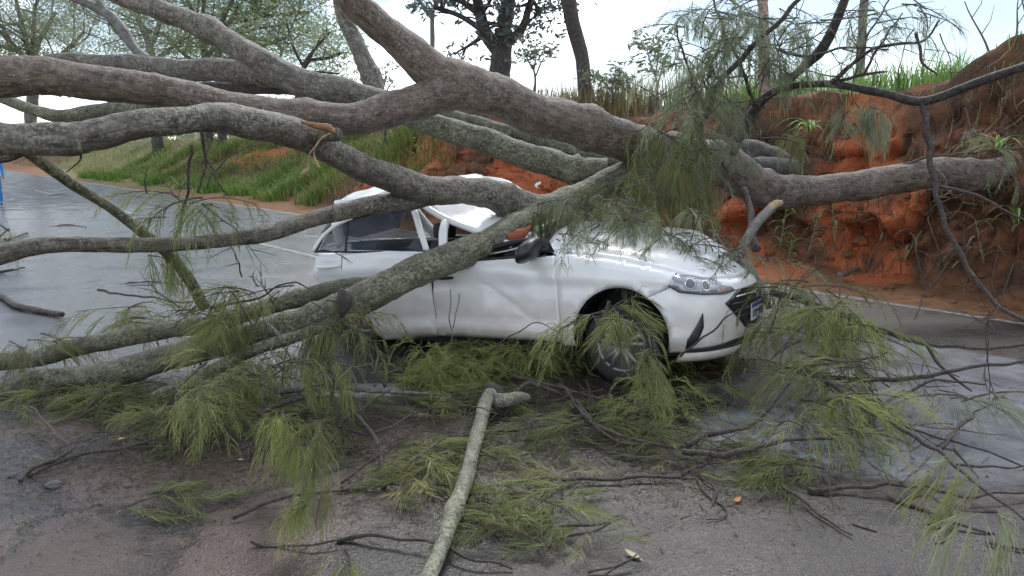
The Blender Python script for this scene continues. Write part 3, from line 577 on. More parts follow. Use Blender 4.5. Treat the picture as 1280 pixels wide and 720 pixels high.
# ------------------------------------------------------------------ needle sprays
def feather(VS, FS, TI, base, d, L, droop, nn, nl, floor=None, tint=0.5, w0=0.0042, spread=1.0):
    """a leaf: thin rachis bending under gravity, fine needles both sides"""
    p = V(base); d = d.normalized(); steps = 9; roll = random.gauss(0, .6); pts = [p.copy()]; dirs = [d.copy()]
    for i in range(steps):
        d = (d + V((0, 0, -droop / steps)) + V((random.gauss(0, .03), random.gauss(0, .03), 0))).normalized()
        p = p + d * (L / steps)
        if floor is not None and p.z < floor: p.z = floor + random.random() * .01; d.z = abs(d.z) * .1; d.normalize()
        pts.append(p.copy()); dirs.append(d.copy())
    def rib(a, b, c, wd, tn):
        k = len(VS); sd = (c - a).cross(V((random.gauss(0, 1), random.gauss(0, 1), random.gauss(0, 1))))
        if sd.length < 1e-6: sd = V((1, 0, 0))
        sd = sd.normalized() * wd * .5
        VS.extend([a - sd, a + sd, b + sd * .9, b - sd * .9, c]); FS.extend([(k, k + 1, k + 2, k + 3), (k + 3, k + 2, k + 4)]); TI.extend([tn] * 5)
    for i in range(0, steps - 1, 2):
        rib(pts[i], pts[i + 1], pts[i + 2] if i + 2 <= steps else pts[-1], w0 * .9, max(0, tint - .25))
    for i in range(nn):
        u = 0.10 + 0.9 * i / nn; k = min(steps - 1, int(u * steps)); f = u * steps - k
        q = pts[k].lerp(pts[k + 1], f); dd = dirs[k]
        sv = dd.cross(V((0, 0, 1)))
        if sv.length < .05: sv = V((cos(i), sin(i), 0))
        sv.normalize(); sv = Matrix.Rotation(roll + random.gauss(0, .16), 3, dd) @ sv
        for sg in (-1, 1):
            if random.random() < .16: continue
            l = nl * (1.05 - .55 * abs(u - .35)) * random.uniform(.45, 1.25)
            e = (dd * .9 + sv * sg * spread * random.uniform(.38, .62) + V((0, 0, random.uniform(-.3, .0)))).normalized()
            mid = q + e * l * .5; end = mid + (e + V((0, 0, -.55 * droop - .1))).normalized() * l * .5
            if floor is not None:
                mid.z = max(mid.z, floor); end.z = max(end.z, floor * .7)
            rib(q, mid, end, w0 * random.uniform(.7, 1.15), min(1, max(0, tint + random.gauss(0, .12))))
def twig_geo(VS, FS, TI, path, r0):
    k = len(VS); tube_geo(path, [r0 * (1 - .7 * i / (len(path) - 1)) for i in range(len(path))], 4, VS=VS, FS=FS, caps=False)
    TI.extend([-1.0] * (len(VS) - k))
def spray_mesh(name, kind, mat, seed):
    random.seed(seed); VS, FS, TI = [], [], []
    if kind == 'hang':
        L = random.uniform(.34, .5); path = [V((L * u, .03 * sin(3 * u), -.16 * u * u)) for u in [i / 6 for i in range(7)]]
        n = random.choice((5, 6, 7, 8))
        for i in range(n):
            u = (i + .5) / n; p = path[min(6, int(u * 6))]; a = random.uniform(-1.1, 1.1)
            feather(VS, FS, TI, p, V((cos(a), sin(a), random.uniform(-.4, .3))), random.uniform(.24, .38), random.uniform(1.4, 3.0), 10, .15, None, random.random(), .0054)
    elif kind == 'tassel':
        path = [V((.12 * u, .02 * sin(3 * u), -.05 * u)) for u in [i / 4 for i in range(5)]]
        for i in range(10):
            a = random.uniform(0, 2 * pi); p = path[random.randrange(5)]
            feather(VS, FS, TI, p, V((cos(a) * .6, sin(a) * .6, random.uniform(-1.4, .35))), random.uniform(.14, .44), random.uniform(3.5, 6.0), 9, .19, None, random.random(), spread=random.uniform(.35, .8))
    elif kind == 'lying':
        L = random.uniform(.4, .55); path = [V((L * (u - .3), .05 * sin(3 * u + seed), .035 + .02 * sin(5 * u))) for u in [i / 6 for i in range(7)]]
        for i in range(10):
            u = (i + .5) / 10; p = path[min(6, int(u * 6))]; a = random.choice((-1, 1)) * random.uniform(.3, 1.2)
            feather(VS, FS, TI, p, V((cos(a), sin(a), random.uniform(.0, .55))), random.uniform(.2, .34), random.uniform(.7, 1.3), 12, .15, .006, random.random())
    else:   # bushy: raised heap
        path = [V((.3 * (u - .3), .03 * sin(4 * u), .05 + .12 * u)) for u in [i / 5 for i in range(6)]]
        for i in range(12):
            a = random.uniform(0, 2 * pi); p = path[random.randrange(6)]
            feather(VS, FS, TI, p, V((cos(a), sin(a), random.uniform(.2, 1.0))), random.uniform(.2, .36), random.uniform(1.4, 2.6), 12, .165, .006, random.random())
    nleaf = len(FS)
    twig_geo(VS, FS, TI, path, .006)
    me = bpy.data.meshes.new(name); me.from_pydata([tuple(v) for v in VS], [], FS)
    at_ = me.attributes.new('tint', 'FLOAT', 'POINT'); at_.data.foreach_set('value', TI)
    me.materials.append(M[mat]); me.materials.append(M['twig'])
    me.polygons.foreach_set('material_index', [0] * nleaf + [1] * (len(FS) - nleaf)); me.update()
    return me
SP = {}
for kind in ('hang', 'tassel', 'lying', 'bushy'):
    for mt in ('needle', 'needle_bright', 'needle_back'):
        SP[kind, mt] = [spray_mesh('needle_spray', kind, mt, 100 + 17 * k + len(kind) * 5 + len(mt)) for k in range(4)]
random.seed(21)
SPRAYS = []
def cluster(cx, cy, rx, ry, y0, y1, n, kind, mat='needle', s0=.8, s1=1.15, parent=None):
    for _ in range(n):
        while True:
            u, v = random.uniform(-1, 1), random.uniform(-1, 1)
            if u * u + v * v < 1: break
        px, py = cx + u * rx, cy + v * ry
        if kind in ('lying', 'bushy'):
            p = gr(px, py, random.uniform(0, .05)); p.z = max(.012, p.z)
        else: p = at(px, py, random.uniform(y0, y1))
        sc = random.uniform(s0, s1)
        if kind in ('hang', 'tassel'):
            zmin = (.50 if kind == 'tassel' else .36) * sc
            if p.z < zmin: p = at(px, py, p.y * (HC - zmin) / (HC - p.z))
        tl = .28 if kind in ('hang', 'tassel') else .06
        Mx = Matrix.Translation(p) @ Euler((random.gauss(0, tl), random.gauss(0, tl), random.uniform(0, 2 * pi))).to_matrix().to_4x4() @ Matrix.Scale(sc, 4)
        SPRAYS.append((sc / p.length, random.choice(SP[kind, mat]), Mx))
for a in [
    (845, 165, 65, 60, 6.9, 7.6, 22, 'hang', 'needle_back'), (850, 190, 60, 55, 6.9, 7.4, 14, 'tassel', 'needle'), (830, 225, 50, 35, 6.6, 7.3, 10, 'tassel', 'needle'), (775, 225, 35, 25, 6.8, 7.3, 5, 'hang', 'needle'), (885, 235, 25, 30, 7.0, 7.4, 3, 'tassel', 'needle'),
    (905, 45, 70, 55, 6.8, 7.8, 32, 'hang', 'needle_back'), (1000, 30, 40, 30, 7.0, 7.6, 7, 'hang', 'needle_back'), (900, 90, 50, 45, 6.8, 7.8, 9, 'tassel', 'needle_back'), (950, 20, 40, 30, 7.2, 8, 6, 'hang', 'needle_back'), (860, 85, 25, 35, 7.0, 7.6, 4, 'hang', 'needle_back'), (1110, 15, 35, 22, 7.0, 7.4, 6, 'hang', 'needle_back'), (970, 80, 20, 20, 7.4, 7.8, 3, 'tassel', 'needle_back'),
    (1070, 130, 25, 12, 7.2, 7.5, 3, 'tassel', 'needle_back'), (1100, 135, 14, 10, 7.1, 7.4, 3, 'tassel', 'needle_back'), (1005, 165, 16, 10, 8.6, 9.0, 3, 'tassel', 'needle'), (1250, 190, 30, 12, 8.0, 8.6, 3, 'hang', 'needle_back'),
    (745, 250, 50, 20, 6.3, 6.7, 9, 'hang', 'needle_back'), (765, 285, 45, 22, 6.0, 6.4, 6, 'hang', 'needle_back'), (835, 275, 45, 22, 6.0, 6.4, 9, 'hang', 'needle_back'), (780, 265, 45, 20, 6.2, 6.6, 6, 'hang', 'needle'), (700, 290, 20, 10, 6.2, 6.5, 2, 'hang', 'needle_back'), (685, 262, 22, 14, 6.7, 6.9, 5, 'tassel', 'needle'), (860, 312, 55, 22, 5.9, 6.2, 13, 'hang', 'needle_back'), (925, 310, 25, 20, 6.1, 6.4, 4, 'hang', 'needle_back'), (925, 330, 20, 25, 6.0, 6.3, 3, 'hang', 'needle_back'),
    (230, 250, 45, 18, 5.2, 5.6, 6, 'hang', 'needle'), (200, 315, 25, 12, 5.4, 5.6, 3, 'tassel', 'needle'), (5, 285, 12, 8, 5.0, 5.2, 2, 'hang', 'needle_back'),
    (320, 365, 55, 22, 5.4, 5.7, 8, 'hang', 'needle'), (290, 395, 40, 20, 5.35, 5.6, 6, 'tassel', 'needle'), (400, 385, 40, 18, 5.4, 5.6, 4, 'hang', 'needle'), (420, 400, 18, 16, 5.3, 5.5, 3, 'tassel', 'needle'),
    (195, 395, 70, 12, 6.0, 6.3, 6, 'hang', 'needle'), (60, 425, 60, 12, 6.1, 6.5, 5, 'hang', 'needle'),
    (275, 465, 55, 22, 5.0, 5.25, 9, 'hang', 'needle'), (300, 470, 45, 20, 5.0, 5.25, 3, 'tassel', 'needle', .6, .8), (350, 445, 60, 18, 5.2, 5.5, 6, 'hang', 'needle'), (245, 495, 35, 22, 4.75, 4.95, 3, 'hang', 'needle'), (385, 440, 30, 18, 5.2, 5.5, 2, 'tassel', 'needle'),
    (352, 512, 7, 5, 3.85, 3.95, 3, 'tassel', 'needle_bright', .62, .78), (360, 550, 8, 6, 3.8, 3.9, 2, 'tassel', 'needle_bright', .6, .7), (380, 628, 5, 4, 3.25, 3.35, 3, 'tassel', 'needle_bright', .45, .55), (395, 525, 12, 8, 3.9, 4.0, 3, 'tassel', 'needle'), (435, 685, 12, 6, 3.0, 3.1, 2, 'tassel', 'needle'),
    (762, 388, 14, 8, 5.1, 5.2, 4, 'tassel', 'needle'), (800, 440, 14, 8, 4.95, 5.05, 2, 'tassel', 'needle'), (740, 395, 25, 15, 5.05, 5.2, 3, 'hang', 'needle'), (820, 445, 30, 10, 4.95, 5.1, 4, 'bushy', 'needle'), (845, 460, 18, 16, 5, 5.2, 4, 'bushy', 'needle'),
    (1015, 372, 45, 20, 5.5, 6.0, 10, 'hang', 'needle'), (1050, 390, 50, 22, 5.3, 5.7, 11, 'hang', 'needle_bright'), (985, 405, 25, 28, 5.4, 5.7, 7, 'hang', 'needle'), (1010, 450, 45, 20, 5.0, 5.3, 6, 'hang', 'needle'), (1065, 440, 40, 22, 5.2, 5.5, 5, 'hang', 'needle'), (1040, 490, 45, 16, 4.75, 5.0, 4, 'hang', 'needle_bright'), (1080, 485, 35, 20, 4.8, 5.0, 5, 'hang', 'needle'), (1000, 530, 35, 14, 4.5, 4.7, 4, 'hang', 'needle'), (1160, 500, 50, 25, 4.7, 5.0, 4, 'hang', 'needle_back'), (1190, 560, 12, 6, 4.2, 4.4, 1, 'tassel', 'needle'), (1255, 640, 10, 6, 3.7, 3.8, 1, 'tassel', 'needle_back'),
    (580, 470, 50, 20, 0, 0, 12, 'bushy', 'needle_bright'), (530, 485, 40, 14, 0, 0, 5, 'lying', 'needle_bright'), (640, 455, 75, 22, 0, 0, 7, 'bushy', 'needle'), (630, 450, 75, 20, 0, 0, 6, 'bushy', 'needle_bright'), (590, 505, 70, 25, 0, 0, 6, 'lying', 'needle'), (730, 455, 60, 20, 0, 0, 6, 'bushy', 'needle'), (545, 575, 50, 25, 0, 0, 7, 'lying', 'needle'), (670, 655, 55, 25, 0, 0, 7, 'lying', 'needle'), (700, 620, 40, 12, 0, 0, 2, 'lying', 'needle'),
    (770, 545, 75, 28, 0, 0, 10, 'lying', 'needle'), (825, 505, 35, 25, 0, 0, 4, 'bushy', 'needle_bright'), (690, 540, 50, 25, 0, 0, 5, 'lying', 'needle'), (970, 590, 35, 16, 0, 0, 4, 'lying', 'needle'), (215, 635, 22, 14, 0, 0, 2, 'lying', 'needle'),
    (150, 500, 120, 24, 0, 0, 16, 'lying', 'needle'), (220, 540, 40, 20, 0, 0, 5, 'bushy', 'needle'), (400, 520, 60, 30, 0, 0, 5, 'lying', 'needle'), (900, 470, 60, 25, 0, 0, 4, 'lying', 'needle'), (170, 410, 60, 14, 0, 0, 4, 'lying', 'needle')]:
    cluster(*a)
SPRAYS.sort(key=lambda q: -q[0])
for _, me, Mx in SPRAYS[:292]: inst('needle_spray', me, tree, Mx)
def join_rest(lst, name):
    by = {}
    for _, me, Mx in lst: by.setdefault(me.materials[0].name, []).append((me, Mx))
    for mn, items in by.items():
        VS, FS, TI, MI = [], [], [], []
        for me, Mx in items:
            b = len(VS); VS += [Mx @ v.co for v in me.vertices]; FS += [tuple(i + b for i in p.vertices) for p in me.polygons]
            MI += [p.material_index for p in me.polygons]; k = random.random() * .6 - .3
            TI += [min(1, max(0, a.value + k)) for a in me.attributes['tint'].data]
        o = mobj(name, VS, FS, bpy.data.materials[mn], tree, False, 'stuff', TI); o.data.materials.append(M['twig']); o.data.polygons.foreach_set('material_index', MI)
join_rest(SPRAYS[292:], 'needle_sprays')

# ------------------------------------------------------------------ the crushed car (x forward from the front axle, y to its far side, z up)
CAR_YAW, CAR_PIT, CAR_ROL = -0.532, 0.066, -0.043
car = thing('crushed_car', 'white hatchback with its roof crushed under the fallen tree', 'car', (1.275, 6.407, 0.006), (CAR_ROL, -CAR_PIT, CAR_YAW))
car.scale = (1.02,) * 3
CARM = Matrix.Translation((1.275, 6.407, .006)) @ Euler((CAR_ROL, -CAR_PIT, CAR_YAW)).to_matrix().to_4x4() @ Matrix.Scale(1.02, 4)
PLAN = [(-3.35, 0), (-3.33, .35), (-3.25, .62), (-3.08, .76), (-2.8, .82), (-2.5, .845), (-2.0, .857), (-1.6, .86), (-1.1, .862), (-.5, .86), (-.2, .858), (.05, .853), (.25, .84), (.42, .805), (.56, .735), (.66, .62), (.73, .45), (.77, .24), (.79, 0)]
_pp = crom([V((a, b)) for a, b in PLAN], 12)
_ul = [0.0]
for a, b in zip(_pp, _pp[1:]): _ul.append(_ul[-1] + (b - a).length)
_i0 = min(range(len(_pp)), key=lambda i: abs(_pp[i].x + .5) + (1 if _pp[i].y < .5 else 0))
_ul = [u - _ul[_i0] - .5 for u in _ul]
UEND, UBEG = _ul[-1], _ul[0]
def plan(u):
    u = min(UEND, max(UBEG, u))
    lo, hi = 0, len(_ul) - 1
    while hi - lo > 1:
        m_ = (lo + hi) // 2
        if _ul[m_] <= u: lo = m_
        else: hi = m_
    f = (u - _ul[lo]) / max(1e-9, _ul[hi] - _ul[lo])
    p = _pp[lo].lerp(_pp[hi], f)
    a = _pp[max(0, lo - 1)]; b = _pp[min(len(_pp) - 1, hi + 1)]
    t = (b - a).normalized(); return p, V((t.y, -t.x))
HT = [(-3.4, .98), (-2.8, 1.04), (-1.6, 1.03), (-.75, .985), (-.4, .955), (0, .905), (.3, .845), (.5, .785), (.62, .735), (.70, .69), (.8, .67)]
def hood_z(x, y):
    yy = abs(y) / .76
    z = lerp_tab(HT, x) + .05 * (1 - yy * yy)
    z += .014 * exp(-((abs(y) - .50 + .12 * x) / .035) ** 2) * sstep(.72, .4, x)
    return z
def top(u):
    p, n = plan(u); return hood_z(p.x - .10 * (p.x > .3) * sstep(.3, .7, p.x), max(0, p.y - .10))
def surf(u, z, off=0.0, side=-1):
    p, n = plan(u)                      # n points inward
    if n.dot(p - V((-1.2, 0))) > 0: n = -n
    out = -n
    g = sstep(.30, .80, u)
    e = top(u) - z
    ins = .10 * exp(-max(0, e) / .020) + (max(0, -e) * .5)
    low = .06 * sstep(.34, .15, z)
    fr = lerp_tab([(.12, .09), (.2, .03), (.27, .005), (.36, .0), (.5, -.01), (.6, .0), (.68, .02), (.76, .06), (.85, .12)], z) * g
    o = -(ins + low * (1 - g) + fr) + off
    if g < .9:
        o += (1 - g) * (.010 * sstep(.80, .74, z) - .018 * exp(-((z - .70) / .05) ** 2) * sstep(-3, -2.4, u) + .012 * exp(-((z - .34) / .05) ** 2))
        o -= .018 * exp(-(((u + .95) / .30) ** 2 + ((z - .62) / .13) ** 2)) - .015 * exp(-(((u + 1.25) / .18) ** 2 + ((z - .50) / .1) ** 2)) + .018 * exp(-(((u + .70) / .12) ** 2 + ((z - .80) / .07) ** 2))
        # wheel arch lip
        r = sqrt(u * u + (z - .33) ** 2); o += .013 * exp(-((r - .395) / .016) ** 2)
        cz = .775 - .05 * (u + .5); o += .012 * max(0, 1 - abs(z - cz) / .035) * sstep(.2, -.1, u)
        o += .016 * sstep(.405, .375, z) * sstep(-.40, -.52, u); dl = abs((u + 1.0) * .55 + (z - .60)) ; o -= .011 * max(0, 1 - dl / .04) * sstep(.42, .0, abs(u + 1.0)) ; o -= .009 * abs(noise.noise(V((u * 5, z * 6, 3)))) * sstep(-.45, -.6, u)
    q = p + out * o
    return V((q.x, side * max(0.0, q.y), z))
def cdt_panel(poly, fn, step, mat, name, parent, thick=.02, mirror=False, tint=None):
    """flat outline in a surface's own two coordinates, meshed inside and laid onto the surface"""
    pts = []
    n = len(poly)
    for i in range(n):
        a, b = V(poly[i]), V(poly[(i + 1) % n]); k = max(1, int((b - a).length / step))
        for j in range(k): pts.append(a.lerp(b, j / k))
    m = len(pts)
    edges = [(i, (i + 1) % m) for i in range(m)]
    xs = [p.x for p in pts]; ys = [p.y for p in pts]
    def inside(x, y):
        c = False; j = m - 1
        for i in range(m):
            if (pts[i].y > y) != (pts[j].y > y) and x < (pts[j].x - pts[i].x) * (y - pts[i].y) / (pts[j].y - pts[i].y) + pts[i].x: c = not c
            j = i
        return c
    allp = list(pts); y = min(ys) + step * .5
    while y < max(ys):
        x = min(xs) + step * .5
        while x < max(xs):
            if inside(x, y) and min((p.x - x) ** 2 + (p.y - y) ** 2 for p in pts) > (step * .45) ** 2: allp.append(V((x, y)))
            x += step
        y += step
    r = delaunay_2d_cdt(allp, edges, [], 1, 1e-6)
    v2, f2 = r[0], r[2]
    VS, FS = [], []
    def emit(side):
        b = len(VS); P = [fn(p.x, p.y, side) for p in v2]; VS.extend(P)
        f3 = []
        for f in f2:
            c = [P[i] for i in f]
            nn = (c[1] - c[0]).cross(c[2] - c[0])
            f3.append(tuple(f) if nn.dot(orient(c[0], side)) >= 0 else tuple(f)[::-1])
        cnt = {}
        for f in f3:
            for i in range(len(f)): cnt[(f[i], f[(i + 1) % len(f)])] = 1
        bd = [e for e in cnt if (e[1], e[0]) not in cnt]
        vn = [V((0, 0, 0)) for _ in P]
        for f in f3:
            nn = (P[f[1]] - P[f[0]]).cross(P[f[2]] - P[f[0]])
            for i in f: vn[i] += nn
        FS.extend(tuple(i + b for i in f) for f in f3)
        mp_ = {}
        for a, c in bd:
            for i in (a, c):
                if i not in mp_: mp_[i] = len(VS); VS.append(P[i] - vn[i].normalized() * thick)
        for a, c in bd: FS.append((a + b, mp_[a], mp_[c], c + b))
    emit(-1)
    if mirror: emit(1)
    o = mobj(name, VS, FS, mat, parent)
    return o
def sf(off=0.0): return lambda u, z, side: surf(u, z, off, side)
def hoodfn(x, y, side): return V((x, side * y, hood_z(x, y)))
A_R = .375
arch = [(A_R * cos(a), .33 + A_R * sin(a)) for a in [radians(200 - 10 * k) for k in range(0, 23)]]
def top_run(u0, u1, n=10, d=0.0): return [(u0 + (u1 - u0) * i / n, top(u0 + (u1 - u0) * i / n) - d) for i in range(n + 1)]
ST = .04
SEAM = [(.215, .637), (.30, .675), (.375, .708), (.40, .76)]
fender_poly = [(-.470, .24)] + [(A_R * cos(radians(a)), .33 + A_R * sin(radians(a))) for a in range(194, 55, -6)] + [(x - .0015, z + .0015) for x, z in SEAM] + [(.4385, top(.4385))] + top_run(.4385, -.60, 16)[1:] + [(-.53, .945), (-.528, .93), (-.475, .32)]
def side_panel(poly, name, mat, sd, off=0.0, step=ST, thick=.02, parent=car):
    return cdt_panel(poly, (lambda u, z, s: surf(u, z, off, sd)), step, mat, name, parent, thick)
def orient(p, side):
    if MODE == 'top': return V((0, 0, 1))
    return V((p.x + 1.3, p.y * 1.8, (p.z - .5) * .6))
MODE = 'side'
def box(VS, FS, x0, x1, y0, y1, z0, z1, bev=0.0):
    b = len(VS)
    if bev <= 0:
        VS.extend(V((x, y, z)) for x in (x0, x1) for y in (y0, y1) for z in (z0, z1))
        FS.extend(tuple(b + i for i in f) for f in ((0, 1, 3, 2), (4, 6, 7, 5), (0, 4, 5, 1), (2, 3, 7, 6), (0, 2, 6, 4), (1, 5, 7, 3)))
        return VS, FS
    bm = bmesh.new(); bmesh.ops.create_cube(bm, size=1)
    for v in bm.verts: v.co = V(((x0 + x1) / 2 + v.co.x * (x1 - x0), (y0 + y1) / 2 + v.co.y * (y1 - y0), (z0 + z1) / 2 + v.co.z * (z1 - z0)))
    bmesh.ops.bevel(bm, geom=bm.edges[:], offset=bev, segments=3, profile=.5, affect='EDGES')
    bm.verts.index_update()
    VS.extend(v.co.copy() for v in bm.verts); FS.extend(tuple(b + v.index for v in f.verts) for f in bm.faces); bm.free()
    return VS, FS
def boxo(name, dims, mat, parent, bev=0.0, smooth=False):
    VS, FS = box([], [], *dims, bev); return mobj(name, VS, FS, mat, parent, smooth)
# painted panels
side_panel(fender_poly, 'fender', M['paint'], -1)
side_panel(fender_poly, 'fender', M['paint'], 1)
door_poly = [(-.475, .275), (-.478, .34), (-.531, .94), (-.66, .935), (-1.2, .90), (-1.70, .855), (-1.695, .70), (-1.675, .45), (-1.655, .252)]
fd = side_panel(door_poly, 'front_door', M['paint'], -1, 0.012, .03); fd['label'] = 'dented front door with a muddy lower half'
side_panel([(min(u, -.478) if u > -.5 else max(u, -1.62), z) for u, z in door_poly], 'front_door', M['paint'], 1)
rear_poly = [(-1.627, .262), (-1.64, .45), (-1.655, .70), (-1.66, .99), (-2.2, 1.03), (-2.60, 1.045), (-2.66, .84), (-2.56, .71), (-2.36, .60), (-2.2, .44), (-2.10, .25)]
side_panel(rear_poly, 'rear_door', M['paint'], 1)
quarter = [(-2.10, .24), (-2.2, .44), (-2.36, .60), (-2.56, .705), (-2.665, .80), (-2.625, .99)] + top_run(-2.7, UBEG + .0, 12, .005) + [(UBEG, .24)] + [(-2.53 - .36, .24), (-2.53 - .36 * cos(.6), .34 + .36 * sin(.6)), (-2.53 - .36 * cos(1.2), .34 + .36 * sin(1.2)), (-2.53, .66), (-2.40, .60), (-2.25, .45), (-2.17, .24)]
quarter = [(-2.67, .80), (-2.63, .99)] + top_run(-2.7, UBEG, 12, .005) + [(UBEG, .24), (-2.90, .24), (-2.88, .42), (-2.80, .57), (-2.70, .68)]
for sd in (-1, 1): side_panel(quarter, 'rear_quarter_panel', M['paint'], sd)
def mirrored(poly, name, mat, off, step=ST, thick=.02, parent=car):
    a = cdt_panel(poly, (lambda u, z, s: surf(u, z, off, s)), step, mat, name, parent, thick, True); return a
bumper_poly = [(.352, .235), (UEND, .235)] + top_run(UEND, .4415, 14, .006) + [(x + .0015, z - .0015) for x, z in SEAM[::-1]] + [(A_R * cos(radians(a)), .33 + A_R * sin(radians(a))) for a in range(50, -14, -6)]
mirrored(bumper_poly, 'front_bumper', M['paint'], 0.0, .035)
lip_poly = [(.42, .165), (UEND, .165), (UEND, .225), (.47, .225)]
mirrored(lip_poly, 'bumper_lip', M['paint'], 0.022, .04, .04)
mirrored([(.49, .233), (.80, .238), (UEND, .232), (UEND, .285), (.92, .288), (.70, .270), (.51, .262)], 'lower_intake', M['black'], 0.010, .03)
for sd in (-1, 1):
    side_panel([(.488, .252), (.525, .262), (.585, .345), (.618, .42), (.612, .525), (.575, .45), (.50, .33)], 'air_slot', M['black'], sd, 0.009, .025)
grille_poly = [(.82, .575), (.95, .47), (1.14, .355), (UEND, .335), (UEND, .665), (1.02, .66)]
gr_o = mirrored(grille_poly, 'grille', M['black'], 0.010, .03)
for k in range(6):
    VS, FS = [], []
    z = .36 + .05 * k
    u0_ = lerp_tab([(.36, 1.13), (.46, .97), (.56, .86), (.62, .95), (.66, 1.03)], z) + .02; us = [u0_ + (UEND - u0_) * i / 10 for i in range(11)]
    P = [surf(u, z, .016, -1) for u in us] + [surf(u, z, .016, 1) for u in us[::-1][1:]]
    tube_geo(P, [.008] * len(P), 6, VS=VS, FS=FS); mobj('grille_bar', VS, FS, M['chrome'] if k == 5 else M['black'], gr_o)
bx_ = surf(UEND, .60).x
VS, FS = [], []; tube_geo([V((bx_ + .012 + .0, .045 * cos(a), .60 + .032 * sin(a))) for a in [2 * pi * i / 20 for i in range(21)]], [.006] * 21, 6, VS=VS, FS=FS)
mobj('emblem', VS, FS, M['chrome'], gr_o)
pl = boxo('license_plate', (bx_ + .014, bx_ + .022, -.20, .20, .40, .53), M['plate'], car)
boxo('plate_band', (bx_ + .021, bx_ + .0235, -.198, .198, .495, .528), M['plate_blue'], pl)
for k, y in enumerate((-.15, -.10, -.05, .03, .07, .11, .15)):
    boxo('plate_character', (bx_ + .021, bx_ + .0232, y - .014, y + .014, .42, .48), M['black'], pl)
# headlights
def hz_(u, z): return min(z, top(u) - .016)
hl_poly = [(.372, .722), (.45, .682), (.62, .660), (.82, .650), (.97, .662), (.93, .69), (.86, .72), (.75, hz_(.75, .765)), (.65, hz_(.65, .80)), (.54, hz_(.54, .83)), (.46, hz_(.46, .84)), (.41, hz_(.41, .80))]
for sd in (-1, 1):
    hb = side_panel(hl_poly, 'headlight', M['reflector'], sd, .004, .03)
    for cu, cz, rr in ((.53, .735, .036), (.66, .715, .034)):
        VS, FS = [], []; P = [surf(cu + rr * cos(a) * 1.1, cz + rr * sin(a), .008, sd) for a in [2 * pi * i / 18 for i in range(19)]]
        tube_geo(P, [.006] * 19, 5, VS=VS, FS=FS); mobj('lamp_ring', VS, FS, M['chrome'], hb)
        side_panel([(cu + rr * .85 * cos(a), cz + rr * .85 * sin(a)) for a in [2 * pi * i / 14 for i in range(14)]], 'lamp_bowl', M['black'], sd, .007, .02, .004, hb)
    side_panel([(.79, .662), (.90, .667), (.88, .695), (.80, .70)], 'indicator', M['amber'], sd, .008, .03, .004, hb)
    side_panel([(u + (.655 - u) * .03, z + (.72 - z) * .06) for u, z in hl_poly], 'headlight_lens', M['lens'], sd, .014, .03, .004, hb)
    side_panel([(.368, .722), (.448, .677), (.62, .654), (.82, .644), (.975, .657), (.97, .664), (.82, .652), (.62, .663), (.452, .686), (.378, .726)], 'headlight_trim', M['black'], sd, .016, .03, .006, hb)
# bonnet
MODE = 'top'
front = []
for i in range(13):
    u = UEND - (UEND - .50) * i / 12
    p, n = plan(u); q = p + (n if n.dot(p - V((-1.2, 0))) < 0 else -n) * .085; front.append((q.x, max(0, q.y)))
hood_poly = front + [(.2, .745), (-.1, .758), (-.45, .76), (-.66, .757), (-.74, .5), (-.79, .25), (-.80, 0)]
hood_poly[0] = (hood_poly[0][0], 0)
def buckle(x, y):
    k = sstep(.62, .15, x)
    return k * (.05 * max(0, 1 - (y / .72) ** 2) + .115 * sstep(-.72, .72, y) + .022 * max(0, noise.noise(V((x * 3.1, y * 2.6, 4)))) + .02 * abs(noise.noise(V((x * 1.6 + y * 2.5, y * .8, 9)))))
hd = cdt_panel(hood_poly, (lambda x, y, s: V((x, s * y, hood_z(x, y) - .002 + buckle(x, s * y)))), .06, M['paint'], 'bonnet', car, .02, True)
# cowl with wipers
cowl = cdt_panel([(-.66, .72), (-.745, .5), (-.795, .25), (-.805, 0), (-1.02, 0), (-1.0, .3), (-.93, .55), (-.82, .74)], (lambda x, y, s: V((x, s * y, hood_z(-.74, y) - .035 + .10 * max(0, -.80 - x) + buckle(-.74, s * y) * .9))), .06, M['black'], 'cowl', car, .01, True)
for (x0, y0, x1, y1) in ((-.80, .05, -.88, .60), (-.80, -.45, -.92, .05), (-.86, .20, -.93, .62)):
    VS, FS = [], []; P = [V((x0 + (x1 - x0) * i / 8, y0 + (y1 - y0) * i / 8, 1.02 + .05 * sin(pi * i / 8) + .03 * i / 8 + buckle(-.74, y0 + (y1 - y0) * i / 8))) for i in range(9)]
    tube_geo(P, [.012] * 9, 6, VS=VS, FS=FS); mobj('wiper', VS, FS, M['black'], car)
# roof, pushed down towards the front and folded by the trunk
def roof_z(x, y):
    z = 1.60 + .09 * (y / .6) - .035 * ((x + 2.2) / .9) ** 2 - .06 * (abs(y) / .6) ** 2.5
    cr = sstep(-2.15, -1.0, x)
    z -= cr * (.33 - .10 * y) + .09 * exp(-((x + 1.55 - .25 * y) / .22) ** 2) - .05 * exp(-((x + 2.0 - .3 * y) / .12) ** 2) * (y < .3)
    z += .012 * noise.noise(V((x * 5, y * 5, 2))) + sstep(-2.3, -1.5, x) * (.05 * abs(noise.noise(V((x * 3.2, y * 2.4, 7)))) + .03 * abs(noise.noise(V((x * 7, y * 6, 1)))) - .02)
    return z
rp_ = [(-3.02, -.50), (-2.6, -.575), (-2.0, -.59), (-1.4, -.585), (-1.02, -.56), (-.96, 0), (-1.0, .58), (-1.5, .60), (-2.2, .60), (-2.7, .58), (-3.02, .50), (-3.07, 0)]
cdt_panel(rp_, (lambda x, y, s: V((x, y, roof_z(x, y)))), .06, M['paint'], 'roof', car, .03)
